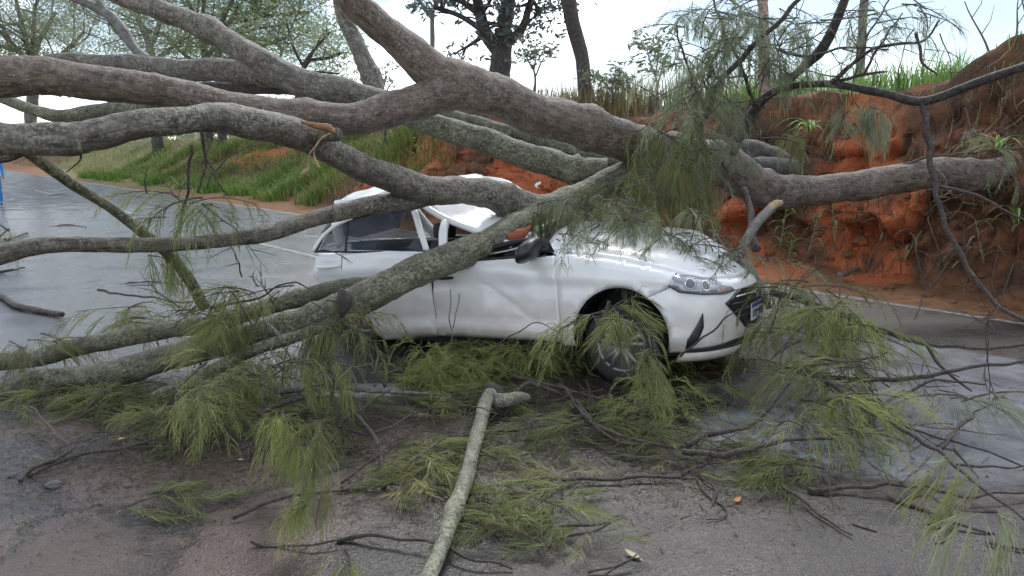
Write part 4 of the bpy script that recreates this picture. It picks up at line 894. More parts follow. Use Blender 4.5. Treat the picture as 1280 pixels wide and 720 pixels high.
def ws(x, y, s):
    k = (x + 1.02) / .30
    zr = roof_z(-1.02, s * y * .8) - .01; zc = hood_z(-.74, y) - .02 + buckle(-.74, s * y)
    return V((x, s * y, zr + (zc - zr) * max(0, min(1, k)) - .05 * sin(pi * max(0, min(1, k))) + .02 * noise.noise(V((x * 9, s * y * 7, 0)))))
cdt_panel([(-1.02, .0), (-1.02, .55), (-.74, .70), (-.76, .3), (-.77, 0)], ws, .05, M['shatter'], 'windscreen', car, .006, True)
rw = cdt_panel([(-3.06, .0), (-3.02, .47), (-3.22, .60), (-3.27, 0)], (lambda x, y, s: V((x, s * y, 1.40 + (x + 3.05) * 1.55))), .08, M['glass'], 'rear_window', car, .006, True)
MODE = 'side'
def bar(name, pts, r, mat, parent=car, seg=8, flat=1.0):
    VS, FS = [], []; P = [p.to_3d() for p in crom([V((*p, 0)) for p in pts], 5)] if False else crom([V(p) for p in pts], 5)
    tube_geo(P, [r] * len(P), seg, VS=VS, FS=FS); return mobj(name, VS, FS, mat, parent)
# pillars and roof rails; far side stands higher than the crushed near side
for sd in (-1, 1):
    lo = .0 if sd == 1 else .0
    bar('roof_rail', [(x, sd * .60, roof_z(x, sd * .585) - .012) for x in (-3.0, -2.6, -2.2, -1.8, -1.4, -1.03)], .030, M['paint'])
    bar('windscreen_pillar', [(-1.03, sd * .60, roof_z(-1.03, sd * .585) - .012), (-.88, sd * .68, roof_z(-1.03, sd * .58) * .5 + .5), (-.70, sd * .745, .985)], .032, M['black'] if sd == -1 else M['paint'])
    bar('centre_pillar', [(-1.62, sd * .80, .93), (-1.67, sd * .72, 1.12), (-1.72, sd * .61, roof_z(-1.72, sd * .585) - .02)], .040, M['paint'])
    bar('rear_pillar', [(-3.0, sd * .56, 1.36), (-2.93, sd * .68, 1.18), (-2.80, sd * .76, 1.0)], .055, M['paint'])
    if sd == 1:
        bar('window_frame', [(-1.70, .80, .96), (-1.78, .72, 1.15), (-1.84, .63, roof_z(-1.84, .585) - .03)], .028, M['paint'])
        bar('window_frame', [(-2.62, .78, 1.0), (-2.68, .70, 1.18), (-2.60, .62, 1.40)], .022, M['black'])
def gh(x0, x1, x2, x3, sd, zt): # side glass between belt and rail
    VS = []; FS = []; n = 6
    for i in range(n + 1):
        k = i / n
        xa, xb = x0 + (x1 - x0) * k, x3 + (x2 - x3) * k
        y = .80 - .19 * k
        for j in range(5): VS.append(V((xa + (xb - xa) * j / 4, sd * (y + .012 * sin(pi * k)), .945 + (zt - .945) * k)))
        if i:
            for j in range(4): a = (i - 1) * 5 + j; FS.append((a, a + 1, a + 6, a + 5))
    return VS, FS
VS, FS = gh(-1.72, -1.86, -2.56, -2.60, 1, 1.36); mobj('rear_side_window', VS, FS, M['glass'], car)
VS, FS = gh(-.80, -1.05, -1.62, -1.60, 1, 1.15); mobj('front_side_window', VS, FS, M['glass'], car)
# open rear door on the near side, swung about its hinge
hx, hy = -1.615, -.845
rd = side_panel(rear_poly, 'rear_door', M['paint'], -1, 0.0)
rd['label'] = 'rear side door standing open below the limbs'
for v in rd.data.vertices: v.co -= V((hx - .010, hy, 0))
rd.location = (hx - .052, hy + .004, -.012); rd.rotation_euler = (radians(3), radians(-1.5), radians(29))
def dloc(x, z, o=0.0): return V((x - hx, -(.80 - (z - .945) * .40) - o - hy, z + .058))
dg = mobj('door_glass', [dloc(x, z) for x, z in ((-1.70, .93), (-2.22, .955), (-2.60, .98), (-2.52, 1.12), (-2.40, 1.20), (-2.1, 1.265), (-1.80, 1.28))], [(0, 1, 2, 3, 4, 5, 6)], M['glass'], rd, smooth=False)
bar('door_frame', [dloc(x, z, .004) for x, z in ((-1.665, .93), (-1.70, 1.05), (-1.765, 1.28))], .028, M['paint'], rd)
bar('door_frame', [dloc(x, z, .004) for x, z in ((-1.765, 1.285), (-2.1, 1.275), (-2.40, 1.21), (-2.53, 1.13), (-2.615, .99))], .014, M['black'], rd)
bar('door_frame', [dloc(x, z, .012) for x, z in ((-2.30, 1.245), (-2.44, 1.19), (-2.56, 1.10), (-2.635, .99))], .016, M['paint'], rd)
bar('belt_strip', [dloc(x, z, .03) for x, z in ((-1.67, .935), (-2.1, .955), (-2.62, .985))], .009, M['black'], rd)
bar('window_divider', [dloc(x, z, .004) for x, z in ((-2.36, .97), (-2.34, 1.22))], .010, M['black'], rd)
def handle(parent, u, z, shift=(0, 0, 0), mat=None):
    mat = mat or M['black']
    VS, FS = [], []; P = [surf(u - .10 + .2 * i / 8, z, .020 + .030 * sin(pi * i / 8) ** .6, -1) - V(shift) for i in range(9)]
    tube_geo(P, [.011 + .007 * sin(pi * i / 8) for i in range(9)], 8, VS=VS, FS=FS); h = mobj('handle', VS, FS, mat, parent)
    VS, FS = [], []
    c = [surf(u + .075 * cos(a), z + .016 + .036 * sin(a), .016, -1) - V(shift) for a in [2 * pi * i / 16 for i in range(16)]]
    VS = [p for p in c] + [sum(c, V((0, 0, 0))) / 16 - V((0, -.012, 0))]; mobj('handle_recess', VS, [(i, (i + 1) % 16, 16) for i in range(16)], M['paint'], parent)
    return h
handle(fd, -1.57, .755); handle(rd, -2.50, .915, (hx, hy, 0), M['paint'])
bar('belt_strip', [surf(u, z, .010, -1) for u, z in ((-1.60, .872), (-1.2, .905), (-.80, .932), (-.60, .94))], .009, M['black'], fd)
# crushed A-pillar laid down over the belt, seen as a dark bar from the log to the mirror
bar('window_frame', [(-1.60, -.76, .915), (-1.3, -.74, .96), (-1.0, -.72, 1.03), (-.78, -.74, 1.05), (-.62, -.77, .98)], .024, M['black'], fd)
bar('window_frame', [(-1.50, -.79, .895), (-1.1, -.775, .955), (-.86, -.77, 1.0)], .014, M['chrome'], fd)
# door mirror
VS, FS = [], []
bm = bmesh.new(); bmesh.ops.create_uvsphere(bm, u_segments=20, v_segments=12, radius=1)
for v in bm.verts:
    c = V([math.copysign(abs(q) ** .62, q) for q in v.co]); sx = .06 * (1 if c.x > 0 else .45); k = 1 - .25 * max(0, -c.y)
    v.co = V((-.72 + c.x * sx * 1.7, -.955 + c.y * .14, .985 + c.z * .085 * k + .02 * c.y + .03 * c.x))
for f in bm.faces: f.smooth = True
me = bpy.data.meshes.new('door_mirror'); bm.to_mesh(me); bm.free(); me.materials.append(M['black'])
mir = bpy.data.objects.new('door_mirror', me); C.objects.link(mir); mir.parent = fd
bar('mirror_arm', [(-.66, -.88, .99), (-.64, -.80, .975), (-.63, -.77, .97)], .022, M['black'], mir)
gl = mobj('mirror_triangle', [V((-.56, -.79, .965)), V((-.78, -.775, .97)), V((-.72, -.745, 1.08)), V((-.62, -.76, 1.05))], [(0, 1, 2, 3)], M['black'], fd, smooth=False)
# underbody, sills, well liners, interior
boxo('underbody', (-3.1, .45, -.70, .70, .19, .30), M['blackmatt'], car)
boxo('engine_bay', (-.62, .50, -.50, .50, .28, .70), M['blackmatt'], car)
boxo('dashboard', (-1.12, -.80, -.68, .68, .62, .95), M['interior'], car, .04, True)
for sd in (-1, 1):
    boxo('sill', (-2.08, -.42, sd * .76 - .05, sd * .76 + .05, .175, .30), M['blackmatt'], car, .02)
    VS, FS = [], []
    for i in range(21):
        a = radians(-15 + 210 * i / 20)
        for y in (.84, .45): VS.append(V((.372 * cos(a), sd * y, .33 + .372 * sin(a))))
        if i: FS.append((2 * i - 2, 2 * i - 1, 2 * i + 1, 2 * i))
    k = len(VS); VS.append(V((0, sd * .45, .33)))
    for i in range(20): FS.append((2 * i + 1, 2 * i + 3, k))
    mobj('wheel_housing', VS, FS, M['blackmatt'], car)
    side_panel([(u * .985 - .008, z) for u, z in door_poly], 'door_trim', M['interior'], sd, -.05, .15, .002, car)
for y in (-.37, .37):
    st = boxo('seat', (-1.75, -1.28, y - .24, y + .24, .38, .56), M['interior'], car, .06, True)
    bk = boxo('backrest', (-1.93, -1.75, y - .24, y + .24, .45, 1.05), M['interior'], st, .06, True)
    boxo('headrest', (-1.96, -1.85, y - .13, y + .13, 1.06, 1.20), M['interior'], st, .04, True)
boxo('rear_seat', (-2.75, -2.40, -.62, .62, .38, 1.02), M['interior'], car, .07, True)
# wheels
def wheel(x, y, zc, steer, sd):
    W = bpy.data.objects.new('wheel', None); C.objects.link(W); W.parent = car; W.location = (x, y, zc); W.rotation_euler = (0, 0, steer)
    prof = [(.205, -.09), (.225, -.10), (.275, -.102), (.298, -.092), (.306, -.07), (.306, .07), (.298, .092), (.275, .102), (.225, .10), (.205, .09), (.205, -.09)]
    VS, FS = [], []; n = 40
    for i in range(n):
        a = 2 * pi * i / n
        for r, yy in prof: VS.append(V((r * cos(a), yy, r * sin(a))))
    m = len(prof)
    for i in range(n):
        for j in range(m - 1): a, b = i * m + j, ((i + 1) % n) * m + j; FS.append((a, a + 1, b + 1, b))
    ty = mobj('tyre', VS, FS, M['rubber'], W)
    VS, FS = [], []
    for i in range(n):
        a = 2 * pi * i / n
        for r, yy in ((.206, .085), (.196, .092), (.188, .07), (.180, .0), (.0, -.0)): VS.append(V((r * cos(a), sd * yy, r * sin(a))))
    for i in range(n):
        for j in range(4): a, b = i * 5 + j, ((i + 1) % n) * 5 + j; FS.append((a, a + 1, b + 1, b))
    rim = mobj('rim', VS, FS, M['alloy'], W)
    for f in rim.data.polygons:
        pass
    VS, FS = [], []
    for k in range(5):
        for dlt in (-.16, .16):
            a = 2 * pi * k / 5 + dlt + .3
            P = [V((.03 * cos(a), sd * .07, .03 * sin(a))), V((.11 * cos(a), sd * .078, .11 * sin(a))), V((.195 * cos(a + dlt * .25), sd * .085, .195 * sin(a + dlt * .25)))]
            tube_geo(P, [.026, .020, .018], 6, VS=VS, FS=FS)
    tube_geo([V((0, sd * .06, 0)), V((0, sd * .09, 0))], [.045, .04], 14, VS=VS, FS=FS)
    mobj('spokes', VS, FS, M['alloy'], W)
    return W
wheel(0, -.73, .268, radians(-6), -1); wheel(0, .73, .335, radians(-6), 1); wheel(-2.53, -.73, .435, 0, -1); wheel(-2.53, .73, .50, 0, 1)
VS, FS = [], []; [tube_geo([V((-.02, -.50, .30)), V((-.02, .50, .34))], [.03, .03], 8, VS=VS, FS=FS), tube_geo([V((-2.53, -.6, .44)), V((-2.53, .6, .49))], [.04, .04], 8, VS=VS, FS=FS)]
mobj('axle', VS, FS, M['blackmatt'], car)

# ------------------------------------------------------------------ sawn limb in the foreground and loose pieces on the road
def gl_limb(name, pix, mat, label, cat, seg=8, wob=.15, group=None):
    out = [(x, y, r, gr(x, y, r * 5.0 / FPX * .95 + h).y) for (x, y, r, h) in pix]
    o = limb(name, out, mat, None, seg, wob)
    return tag(o, label, cat, group)
cut = thing('broken_limb', 'pale lichen speckled limb with a snapped end lying across the wet road in the foreground', 'broken limb')
def climb(name, pix, mat, seg=18, wob=.12, knots=0): return limb(name, [(x, y, r, gr(x, y, r * .0055 + h).y) for (x, y, r, h) in pix], mat, cut, seg, wob, knots)
climb('limb', [(515, 770, 12.0, .02), (537, 718, 11.6, .02), (556, 672, 10.5, .03), (573, 625, 10.5, .03), (587, 580, 9.7, .04), (598, 540, 9.3, .04), (605, 510, 8.9, .06), (613, 494, 9.3, .08)], BP, 20, .09, 2)
climb('limb_stub', [(616, 499, 10, .07), (632, 500, 9, .06), (648, 497, 8.5, .05), (660, 498, 6, .04)], BP, 14, .12)
climb('torn_wood', [(606, 490, 3, .09), (615, 487, 9, .10), (626, 492, 8, .09), (632, 498, 3, .08)], M['bark_dark'], 10, .5)
climb('twig', [(640, 492, 3, .1), (660, 480, 3, .15), (690, 488, 2.5, .1), (720, 500, 2, .05)], M['twig'], 6, .15)
LG = 'loose twigs lying on the wet road'
for pts, mt, lab in [
    ([(-15, 362, 3.6, .02), (5, 372, 3.8, .02), (25, 383, 4, .02), (78, 393, 3.8, .02)], 'bark_dark', 'short broken branch with a reddish end on the wet road at the left edge'),
    ([(1110, 622, 2.6, 0), (1150, 637, 2.4, 0), (1180, 645, 1.6, 0)], 'twig', 'short dark twig just below the long twig at the puddle edge'),
    ([(1160, 655, 2.4, .01), (1200, 654, 2.2, .02), (1242, 666, 1.6, 0)], 'twig', 'short twig lying level beside the puddle, crossed by a finer one'),
    ([(1187, 636, 2, 0), (1190, 655, 2, .02), (1170, 680, 1.4, 0)], 'twig', 'fine upright twig crossing a level one beside the puddle'),
    ([(1230, 676, 2.6, 0), (1260, 684, 2.4, 0), (1292, 693, 2, 0)], 'twig', 'dark twig at the right edge of the picture below the puddle'),
    ([(1066, 654, 1.8, 0), (1092, 665, 1.5, 0)], 'twig', 'tiny twig on dry looking asphalt left of the puddle twigs'),
    ([(1157, 647, 1.8, 0), (1180, 648, 1.4, 0)], 'twig', 'very short splinter above the level twig beside the puddle'),
    ([(870, 588, 1.5, 0), (894, 618, 1.4, .01), (880, 640, 1.3, 0), (850, 648, 1.2, 0)], 'twig', 'thin curled dry stem left of the orange leaf'),
    ([(150, 355, .9, 0), (190, 352, .8, .01), (235, 357, .7, 0)], 'twig', 'thin twig on the wet road left of the leaning branch'),
    ([(62, 283, .7, 0), (85, 281, .7, .01), (108, 284, .6, 0)], 'twig', 'far thin twig on the wet road just above the low limb'),
    ([(60, 245, .7, 0), (75, 243, .6, .01), (92, 246, .5, 0)], 'twig', 'small distant twig on the wet road near the left edge'),
    ([(-10, 300, 2, .01), (12, 298, 1.8, .03), (34, 291, 1.2, .03)], 'bark_dark', 'dark twiggy debris above the low limb at the left edge'),
    ([(-10, 340, 2, .02), (12, 338, 1.8, .03), (30, 335, 1.2, .02)], 'bark_dark', 'dark broken twig below the low limb at the left edge'),
    ([(160, 245, .6, 0), (180, 247, .6, 0), (198, 243, .5, 0)], 'twig', 'thin twig on the far wet road by the leaning branch'),
    ([(1050, 345, 5, .05), (1090, 335, 6, .08), (1130, 322, 7, .12), (1165, 300, 8, .3)], 'bark_brown', 'muddy brown root lying along the foot of the red bank')]:
    o = gl_limb('twig' if lab[:6] != 'muddy ' else 'root', pts, M[mt], lab, 'twig' if lab[:6] != 'muddy ' else 'root', 7, .16, LG if lab[:6] != 'muddy ' else None)
def leaf(px, py, size, rot, mat, label):
    p = gr(px, py, .012); VS = []; FS = []
    out = [(-1, 0), (-.6, .32), (0, .42), (.5, .3), (1, 0), (.5, -.3), (0, -.42), (-.6, -.32)]
    for x, y in out: VS.append(V((x * size, y * size, .35 * size * (x * x * .5 + abs(y)))))
    VS.append(V((0, 0, .0))); VS.append(V((-1.5 * size, .05 * size, .01)))
    FS = [(i, (i + 1) % 8, 8) for i in range(8)] + [(0, 9, 7)]
    o = mobj('leaf', VS, FS, mat); o.location = p; o.rotation_euler = (.1, -.15, rot); return tag(o, label, 'leaf')
leaf(922, 625, .035, .8, M['leaf_orange'], 'bright orange fallen leaf on the asphalt right of centre')
leaf(790, 694, .045, 2.3, M['leaf_tan'], 'pale tan leaf among thin twigs near the bottom edge')
leaf(152, 549, .045, .2, M['leaf_tan'], 'pale strip of leaf on the road under the left logs')
leaf(301, 575, .03, -.6, M['leaf_tan'], 'small pale leaf left of the bright hanging tassel')
def scrap(px, py, w_, h_, mat, label, hh=.02, cat='scrap'):
    p = gr(px, py, hh); VS = []; FS = []; n = 6
    for i in range(n + 1):
        for j in range(n + 1):
            x, y = (i / n - .5) * w_, (j / n - .5) * h_
            VS.append(V((x, y, .5 * w_ * abs(noise.noise(V((x * 14, y * 14, px)))) + .3 * w_ * abs(noise.noise(V((x * 40, y * 40, 3)))))))
            if i and j: a = i * (n + 1) + j; FS.append((a, a - 1, a - n - 2, a - n - 1))
    o = mobj('scrap', VS, [f[::-1] for f in FS], mat, smooth=False); o.location = p; return tag(o, label, cat)
scrap(447, 398, .13, .10, M['white_scrap'], 'crumpled white scrap on the road beneath the open rear door')
scrap(388, 588, .02, .02, M['white_scrap'], 'tiny white fleck on the road by the hanging tassel')
def rock(name, p, r, mat, label, cat, sc=(1, 1, .7), seed=0, parent=None, group=None):
    bm = bmesh.new(); bmesh.ops.create_icosphere(bm, subdivisions=3, radius=r)
    for v in bm.verts:
        d = v.co.normalized(); f = 1 + .28 * noise.noise(d * 1.5 + V((seed, 0, 0))) + .14 * noise.noise(d * 4 + V((0, seed, 0)))
        v.co = V((d.x * sc[0], d.y * sc[1], d.z * sc[2])) * r * f
    me = bpy.data.meshes.new(name); bm.to_mesh(me); bm.free(); me.materials.append(mat)
    o = bpy.data.objects.new(name, me); C.objects.link(o); o.location = p
    if parent: o.parent = parent
    else: tag(o, label, cat, group)
    return o
g = gr(146, 221); bl = boxo('stone_block', (-.75, .75, -.45, .45, -.05, .36), M['stone'], None, .06); bl.location = g; bl.rotation_euler = (.05, .06, .5); tag(bl, 'sandy stone block at the foot of the grassy verge at far left', 'stone block')
for i, (px, py, r, lab) in enumerate([(68, 606, .035, 'largest pale lump of broken asphalt at lower left'), (14, 594, .022, 'pale asphalt lump at the left edge beside the forked twig'), (160, 607, .02, 'small lump of broken asphalt right of the largest one'), (395, 262, .10, 'stone at the verge where the low limb crosses it'), (382, 268, .06, 'smaller stone at the verge beside the bigger one')]):
    p = gr(px, py, r * .4); rock('stone', p, r, M['stone'] if i > 2 else M['gravel'], lab, 'stone', (1.2, 1, .7), i)
bank_stones = [((675, 232), 10.5, .10, 'white chalky lump on the soil beside the trunk', 'white_scrap'), ((740, 222), 11.5, .16, 'tan clod of earth behind the lower log', 'stone'), ((715, 228), 11.2, .12, 'second tan clod of earth behind the lower log', 'stone')]
def tz_at(px, py, Y0, Y1):
    """march a photo ray to the bank surface"""
    k = Y0
    while k < Y1:
        p = at(px, py, k); s, t = wst(p)
        if t > 0 and top_z(s, t) >= p.z: return p
        if p.z < 0: return p
        k += .05
    return at(px, py, Y1)
for (px, py), Y, r, lab, mt in bank_stones:
    rock('clod', tz_at(px, py, 8, 30), r, M[mt], lab, 'clod', (1, 1, .8), px)
for px, py, r, lab in [(1060, 318, .07, 'orange clod at the foot of the bank right of the leafy stem'), (1075, 300, .10, 'larger reddish clod resting against the bank face'), (1190, 322, .09, 'brown clod at the foot of the bank towards the right edge'), (995, 322, .10, 'clod of orange earth on the mud shoulder by the car bonnet'), (1125, 345, .07, 'small clod on the orange mud shoulder')]:
    rock('clod', tz_at(px, py, 8, 20), r, M['soil'], lab, 'clod', (1.1, 1, .75), px)
# crumbs and fallen needles on the road: nobody could count them
VS, FS = [], []
for _ in range(2600):
    x, y = random.uniform(-4, 4.5), 2.6 + 9 * random.random() ** 1.6
    if random.random() < .45: x, y = random.gauss(-1.9, .7), random.gauss(3.9, .5)
    r = random.uniform(.002, .008) * random.choice((1, 1, 1, 1.8)); b = len(VS); a = random.random() * 6
    VS += [V((x + r * cos(a), y + r * sin(a), .004)), V((x + r * cos(a + 2.1), y + r * sin(a + 2.1), .004)), V((x + r * cos(a + 4.2), y + r * sin(a + 4.2), .004)), V((x, y, .004 + r))]
    FS += [(b, b + 1, b + 3), (b + 1, b + 2, b + 3), (b + 2, b, b + 3)]
mobj('road_crumbs', VS, FS, M['gravel'], smooth=False, kind='stuff')
VS, FS, TI = [], [], []
def litter(cx, cy, rx, ry, n):
    for _ in range(n):
        px, py = random.gauss(cx, rx), random.gauss(cy, ry)
        if py < 235: continue
        p = gr(px, py, .008); a = random.random() * 6.3; l = random.uniform(.03, .10); d = V((cos(a), sin(a), 0)); q = V((-d.y, d.x, 0)) * .0022
        b = len(VS); m_ = p + d * l * .5 + V((0, 0, random.uniform(0, .012))) + q * random.gauss(0, 3)
        VS.extend([p - q, p + q, m_ + q, m_ - q, p + d * l]); FS.extend([(b, b + 1, b + 2, b + 3), (b + 3, b + 2, b + 4)]); TI.extend([random.random()] * 5)
for a in ((640, 530, 150, 55, 7000), (200, 530, 130, 50, 6000), (980, 570, 90, 35, 1800), (640, 470, 120, 30, 1200), (150, 320, 120, 60, 500), (1100, 520, 100, 50, 500)): litter(*a)
mobj('needle_litter', VS, FS, M['litter'], smooth=False, kind='stuff', tint=TI)
# fine bare twiglets tangled through the fallen crown
VS, FS = [], []
def scrub(cx, cy, rx, ry, n, h=.15):
    for _ in range(n):
        p = gr(cx + random.uniform(-rx, rx), cy + random.uniform(-ry, ry), random.uniform(.01, h)); a = random.random() * 6.3; l = random.uniform(.15, .5)
        d = V((cos(a), sin(a), random.gauss(0, .12))); P = [p]
        for k in range(4):
            d = (d + V((random.gauss(0, .25), random.gauss(0, .25), random.gauss(0, .15)))).normalized(); q = P[-1] + d * l / 4; q.z = max(.008, q.z); P.append(q)
        tube_geo(P, [.0045 - .0007 * k for k in range(5)], 4, VS=VS, FS=FS, caps=False)
for a in ((460, 560, 80, 60, 46), (780, 520, 90, 45, 46), (1080, 520, 120, 60, 34), (230, 520, 130, 40, 110), (640, 520, 90, 40, 30), (900, 560, 60, 30, 20), (1020, 440, 60, 30, 26, .5), (330, 440, 70, 40, 30, .5)): scrub(*a)
mobj('twiglets', VS, FS, M['twig'], tree, kind='stuff')

# ------------------------------------------------------------------ grass, reeds, straw and bank plants
def blades(name, spots, mat, w_, lmin, lmax, bend=.5, hang=False):
    VS, FS, TI = [], [], []
    for p in spots:
        l = random.uniform(lmin, lmax); a = random.random() * 6.3; d = V((cos(a), sin(a), 0)); q = V((-d.y, d.x, 0)) * w_ * .5 * random.uniform(.7, 1.3)
        b_ = bend * random.uniform(.3, 1.2); up = V((0, 0, -1 if hang else 1)); P = []
        for k in range(4):
            u = k / 3; P.append(p + d * l * b_ * u * u + up * l * (u - .28 * b_ * u * u * (1 if not hang else 0)))
        b = len(VS); tn = random.random()
        for k in range(3): VS.extend([P[k] - q * (1 - k * .25), P[k] + q * (1 - k * .25)])
        VS.append(P[3]); TI.extend([tn] * 7); FS.extend([(b, b + 1, b + 3, b + 2), (b + 2, b + 3, b + 5, b + 4), (b + 4, b + 5, b + 6)])
    return mobj(name, VS, FS, mat, kind='stuff', tint=TI)
def scatter(n, s0, s1, t0, t1, clump=0.0, dens=None):
    out = []
    while len(out) < n:
        s, t = random.uniform(s0, s1), random.uniform(t0, t1)
        if clump and noise.noise(V((s * .6, t * .6, 5))) < clump - 1 + random.random() * .8 - .3: continue
        if ((s - 29.5) / 4.5) ** 2 + ((t - 4.7) / 1.0) ** 2 < random.uniform(.6, 1.1): continue
        out.append(stw(s, t, top_z(s, t) - .02))
    return out
blades('verge_grass', scatter(14000, 17, 50, 1.0, 6.5, 1.25) + scatter(3600, 12.8, 24, 1.6, 4.2, 1.1) + scatter(1300, 50, 90, 3, 9), M['grass'], .03, .28, .75, .8)
blades('yellow_grass', scatter(4200, 11.5, 20, 1.2, 5.0, .9) + scatter(2600, 20, 50, 2.4, 7, .9) + scatter(600, 34, 60, 2.4, 4, .8) + scatter(900, 4, 12, 2.5, 4.5, .9), M['grass_dry'], .022, .25, .7, .8)
blades('bank_top_grass', scatter(2300, .9, 4.2, 2.7, 6.5, .9) + scatter(300, 4, 6, 3, 5), M['grass_top'], .022, .35, .72, .7)
blades('reeds', scatter(500, 4.5, 8, 3.0, 7) + scatter(800, 8, 16, 3.5, 9) + scatter(500, 16, 30, 6, 14), M['reed'], .03, .5, 1.15, .35)
hang = []
for _ in range(1100):
    s = random.choice((random.uniform(-2.5, 6), random.uniform(-2.5, 6), random.uniform(6, 18))); v = random.uniform(.36, .74); t, z = bank_pt(s, v); hang.append(stw(s, t - .05, z + .02))
blades('hanging_roots', hang, M['straw'], .009, .12, .5, .95, True)
edge = []
for _ in range(1500):
    s = random.choice((random.uniform(-3, 7), random.uniform(-3, 7), random.uniform(7, 20)))
    if noise.noise(V((s * 1.1, 0, 8))) < random.uniform(-.25, .3): continue
    t, z = bank_pt(s, random.uniform(.60, .76)); edge.append(stw(s, t - .04, z + .03))
blades('overhanging_grass', edge[::2], M['grass_top'], .014, .2, .6, 1.1, True)
blades('overhanging_dry_grass', edge[1::2], M['straw'], .011, .2, .65, 1.0, True)
foot = []
for _ in range(900):
    s = random.uniform(-3, 8); v = random.uniform(.17, .5) ; t, z = bank_pt(s, v); foot.append(stw(s, t - .03, z))
blades('bank_straw', foot, M['straw'], .012, .12, .5, 1.0)
VS, FS = [], []
def clod_geo(p, r):
    bm = bmesh.new(); bmesh.ops.create_icosphere(bm, subdivisions=1, radius=1); b = len(VS); bm.verts.index_update(); sd = random.random() * 99
    for v in bm.verts: VS.append(p + V((v.co.x * 1.1, v.co.y, v.co.z * .75)) * r * (1 + .5 * noise.noise(v.co * 1.3 + V((sd, 0, 0)))))
    FS.extend(tuple(b + v.index for v in f.verts) for f in bm.faces); bm.free()
for _ in range(900):
    s = random.uniform(-3, 9); v = random.choice((random.uniform(.06, .26), random.uniform(.2, .6), random.uniform(.2, .34))); t, z = bank_pt(s, v); clod_geo(stw(s, t, z), random.choice((.015, .02, .03, .03, .05, .075)) * random.uniform(.7, 1.2))
mobj('soil_clods', VS, FS, M['soil'], smooth=False, kind='stuff')
VS, FS = [], []
for _ in range(280):
    s = random.uniform(-2.8, 6.5); v = random.uniform(.24, .72); a = random.uniform(-.9, .9); P = []
    for k in range(7):
        v2 = min(.74, max(.2, v + k * .012 * sin(a * 3 + k))); t, z = bank_pt(s, v2); P.append(stw(s, t - random.uniform(.0, .05), z)); s += random.uniform(.02, .16) * (1 if a > 0 else -1)
    r = random.choice((.004, .006, .006, .010, .018)); tube_geo(P, [r * (1 - .1 * k) for k in range(7)], 5, VS=VS, FS=FS, caps=False)
mobj('bank_roots', VS, FS, M['root'], kind='stuff')
blades('dry_brush', scatter(3200, 16, 36, 2.8, 6.0, .95) + scatter(1200, 6, 15, 2.2, 4.6, .9), M['straw'], .016, .35, .9, .6)
def strap_plant(px, py, Y, n, l0, l1, label, mat='grass_top', stem=.5, lean=0.0, wd=.03, cat='plant'):
    p = at(px, py, Y); s, t = wst(p)
    pl_ = thing('leafy_plant', label, cat, p)
    VS, FS = [], []; P = [V((lean * u * stem, 0, stem * u)) for u in [i / 6 for i in range(7)]]
    tube_geo(P, [.012 - .001 * i for i in range(7)], 6, VS=VS, FS=FS); mobj('stem', VS, FS, M['reed_stem'], pl_)
    for i in range(n):
        b0 = P[min(6, 1 + int(6 * (i + .5) / n))]; a = i * 2.4 + random.gauss(0, .4); d = V((cos(a), sin(a), .9)); l = random.uniform(l0, l1); q = V((-sin(a), cos(a), 0)) * wd * .5
        VS, FS = [], []; c = b0.copy(); d.normalize()
        for k in range(7):
            wv = q * (1.05 - (k / 6) ** 2) if k else q * .5
            VS.extend([c - wv, c + wv + V((0, 0, .0)), c + V((0, 0, -.15 * wd))]); 
            if k: e = (k - 1) * 3; FS.extend([(e, e + 2, e + 5, e + 3), (e + 2, e + 1, e + 4, e + 5)])
            c = c + d * l / 6; d = (d + V((0, 0, -.34))).normalized()
        mobj('leaf', VS, FS, M[mat], pl_, tint=[random.random()] * len(VS))
    return pl_
M['reed_stem'] = simple('pale plant stem', (0.20, 0.20, 0.10), 0.6)
def on_bank(px, py): return tz_at(px, py, 7, 30).y
for px, py, n, l0, l1, lab, mt, stm, ln in [(1045, 312, 9, .25, .5, 'tall arching strap leaved stem against the dark foot of the bank', 'reed', .75, -.15), (975, 310, 9, .2, .35, 'small bright green strap leaved plant behind the car bonnet', 'grass_top', .42, .1),
        (1130, 325, 7, .2, .38, 'pale leaved plant leaning at the foot of the bank', 'reed', .3, .5), (1230, 330, 8, .2, .4, 'pale straw coloured plant at the foot of the bank near the right edge', 'straw', .4, -.3), (1010, 318, 6, .2, .36, 'drooping plant between the two strap leaved stems', 'reed', .4, .2), (1265, 290, 10, .25, .5, 'green tuft hanging on the bank face at the right edge', 'grass_top', .2, .2),
        (1250, 200, 12, .25, .45, 'green tuft above the buried trunk end at the right edge', 'grass_top', .15, -.2), (1215, 255, 10, .25, .45, 'drooping green tuft below the buried trunk end', 'grass_top', .15, -.3), (1100, 300, 6, .2, .35, 'small straw coloured tuft on the dark bank face below the trunk', 'straw', .25, .3), (1010, 168, 14, .28, .5, 'hanging grass tuft on the bank face above the trunk bend', 'grass_top', .1, .2), (1190, 335, 6, .2, .4, 'flattened straw plant on the orange mud near the right edge', 'straw', .2, .8), (985, 325, 6, .2, .3, 'low green plant on the mud behind the bonnet corner', 'grass_top', .2, .2)]:
    strap_plant(px, py, on_bank(px, py) - .25, n + 3, l0 * 1.35, l1 * 1.4, lab, mt, stm * 1.3, ln, .035)
BS = 'bare shrub stems on the bank top'
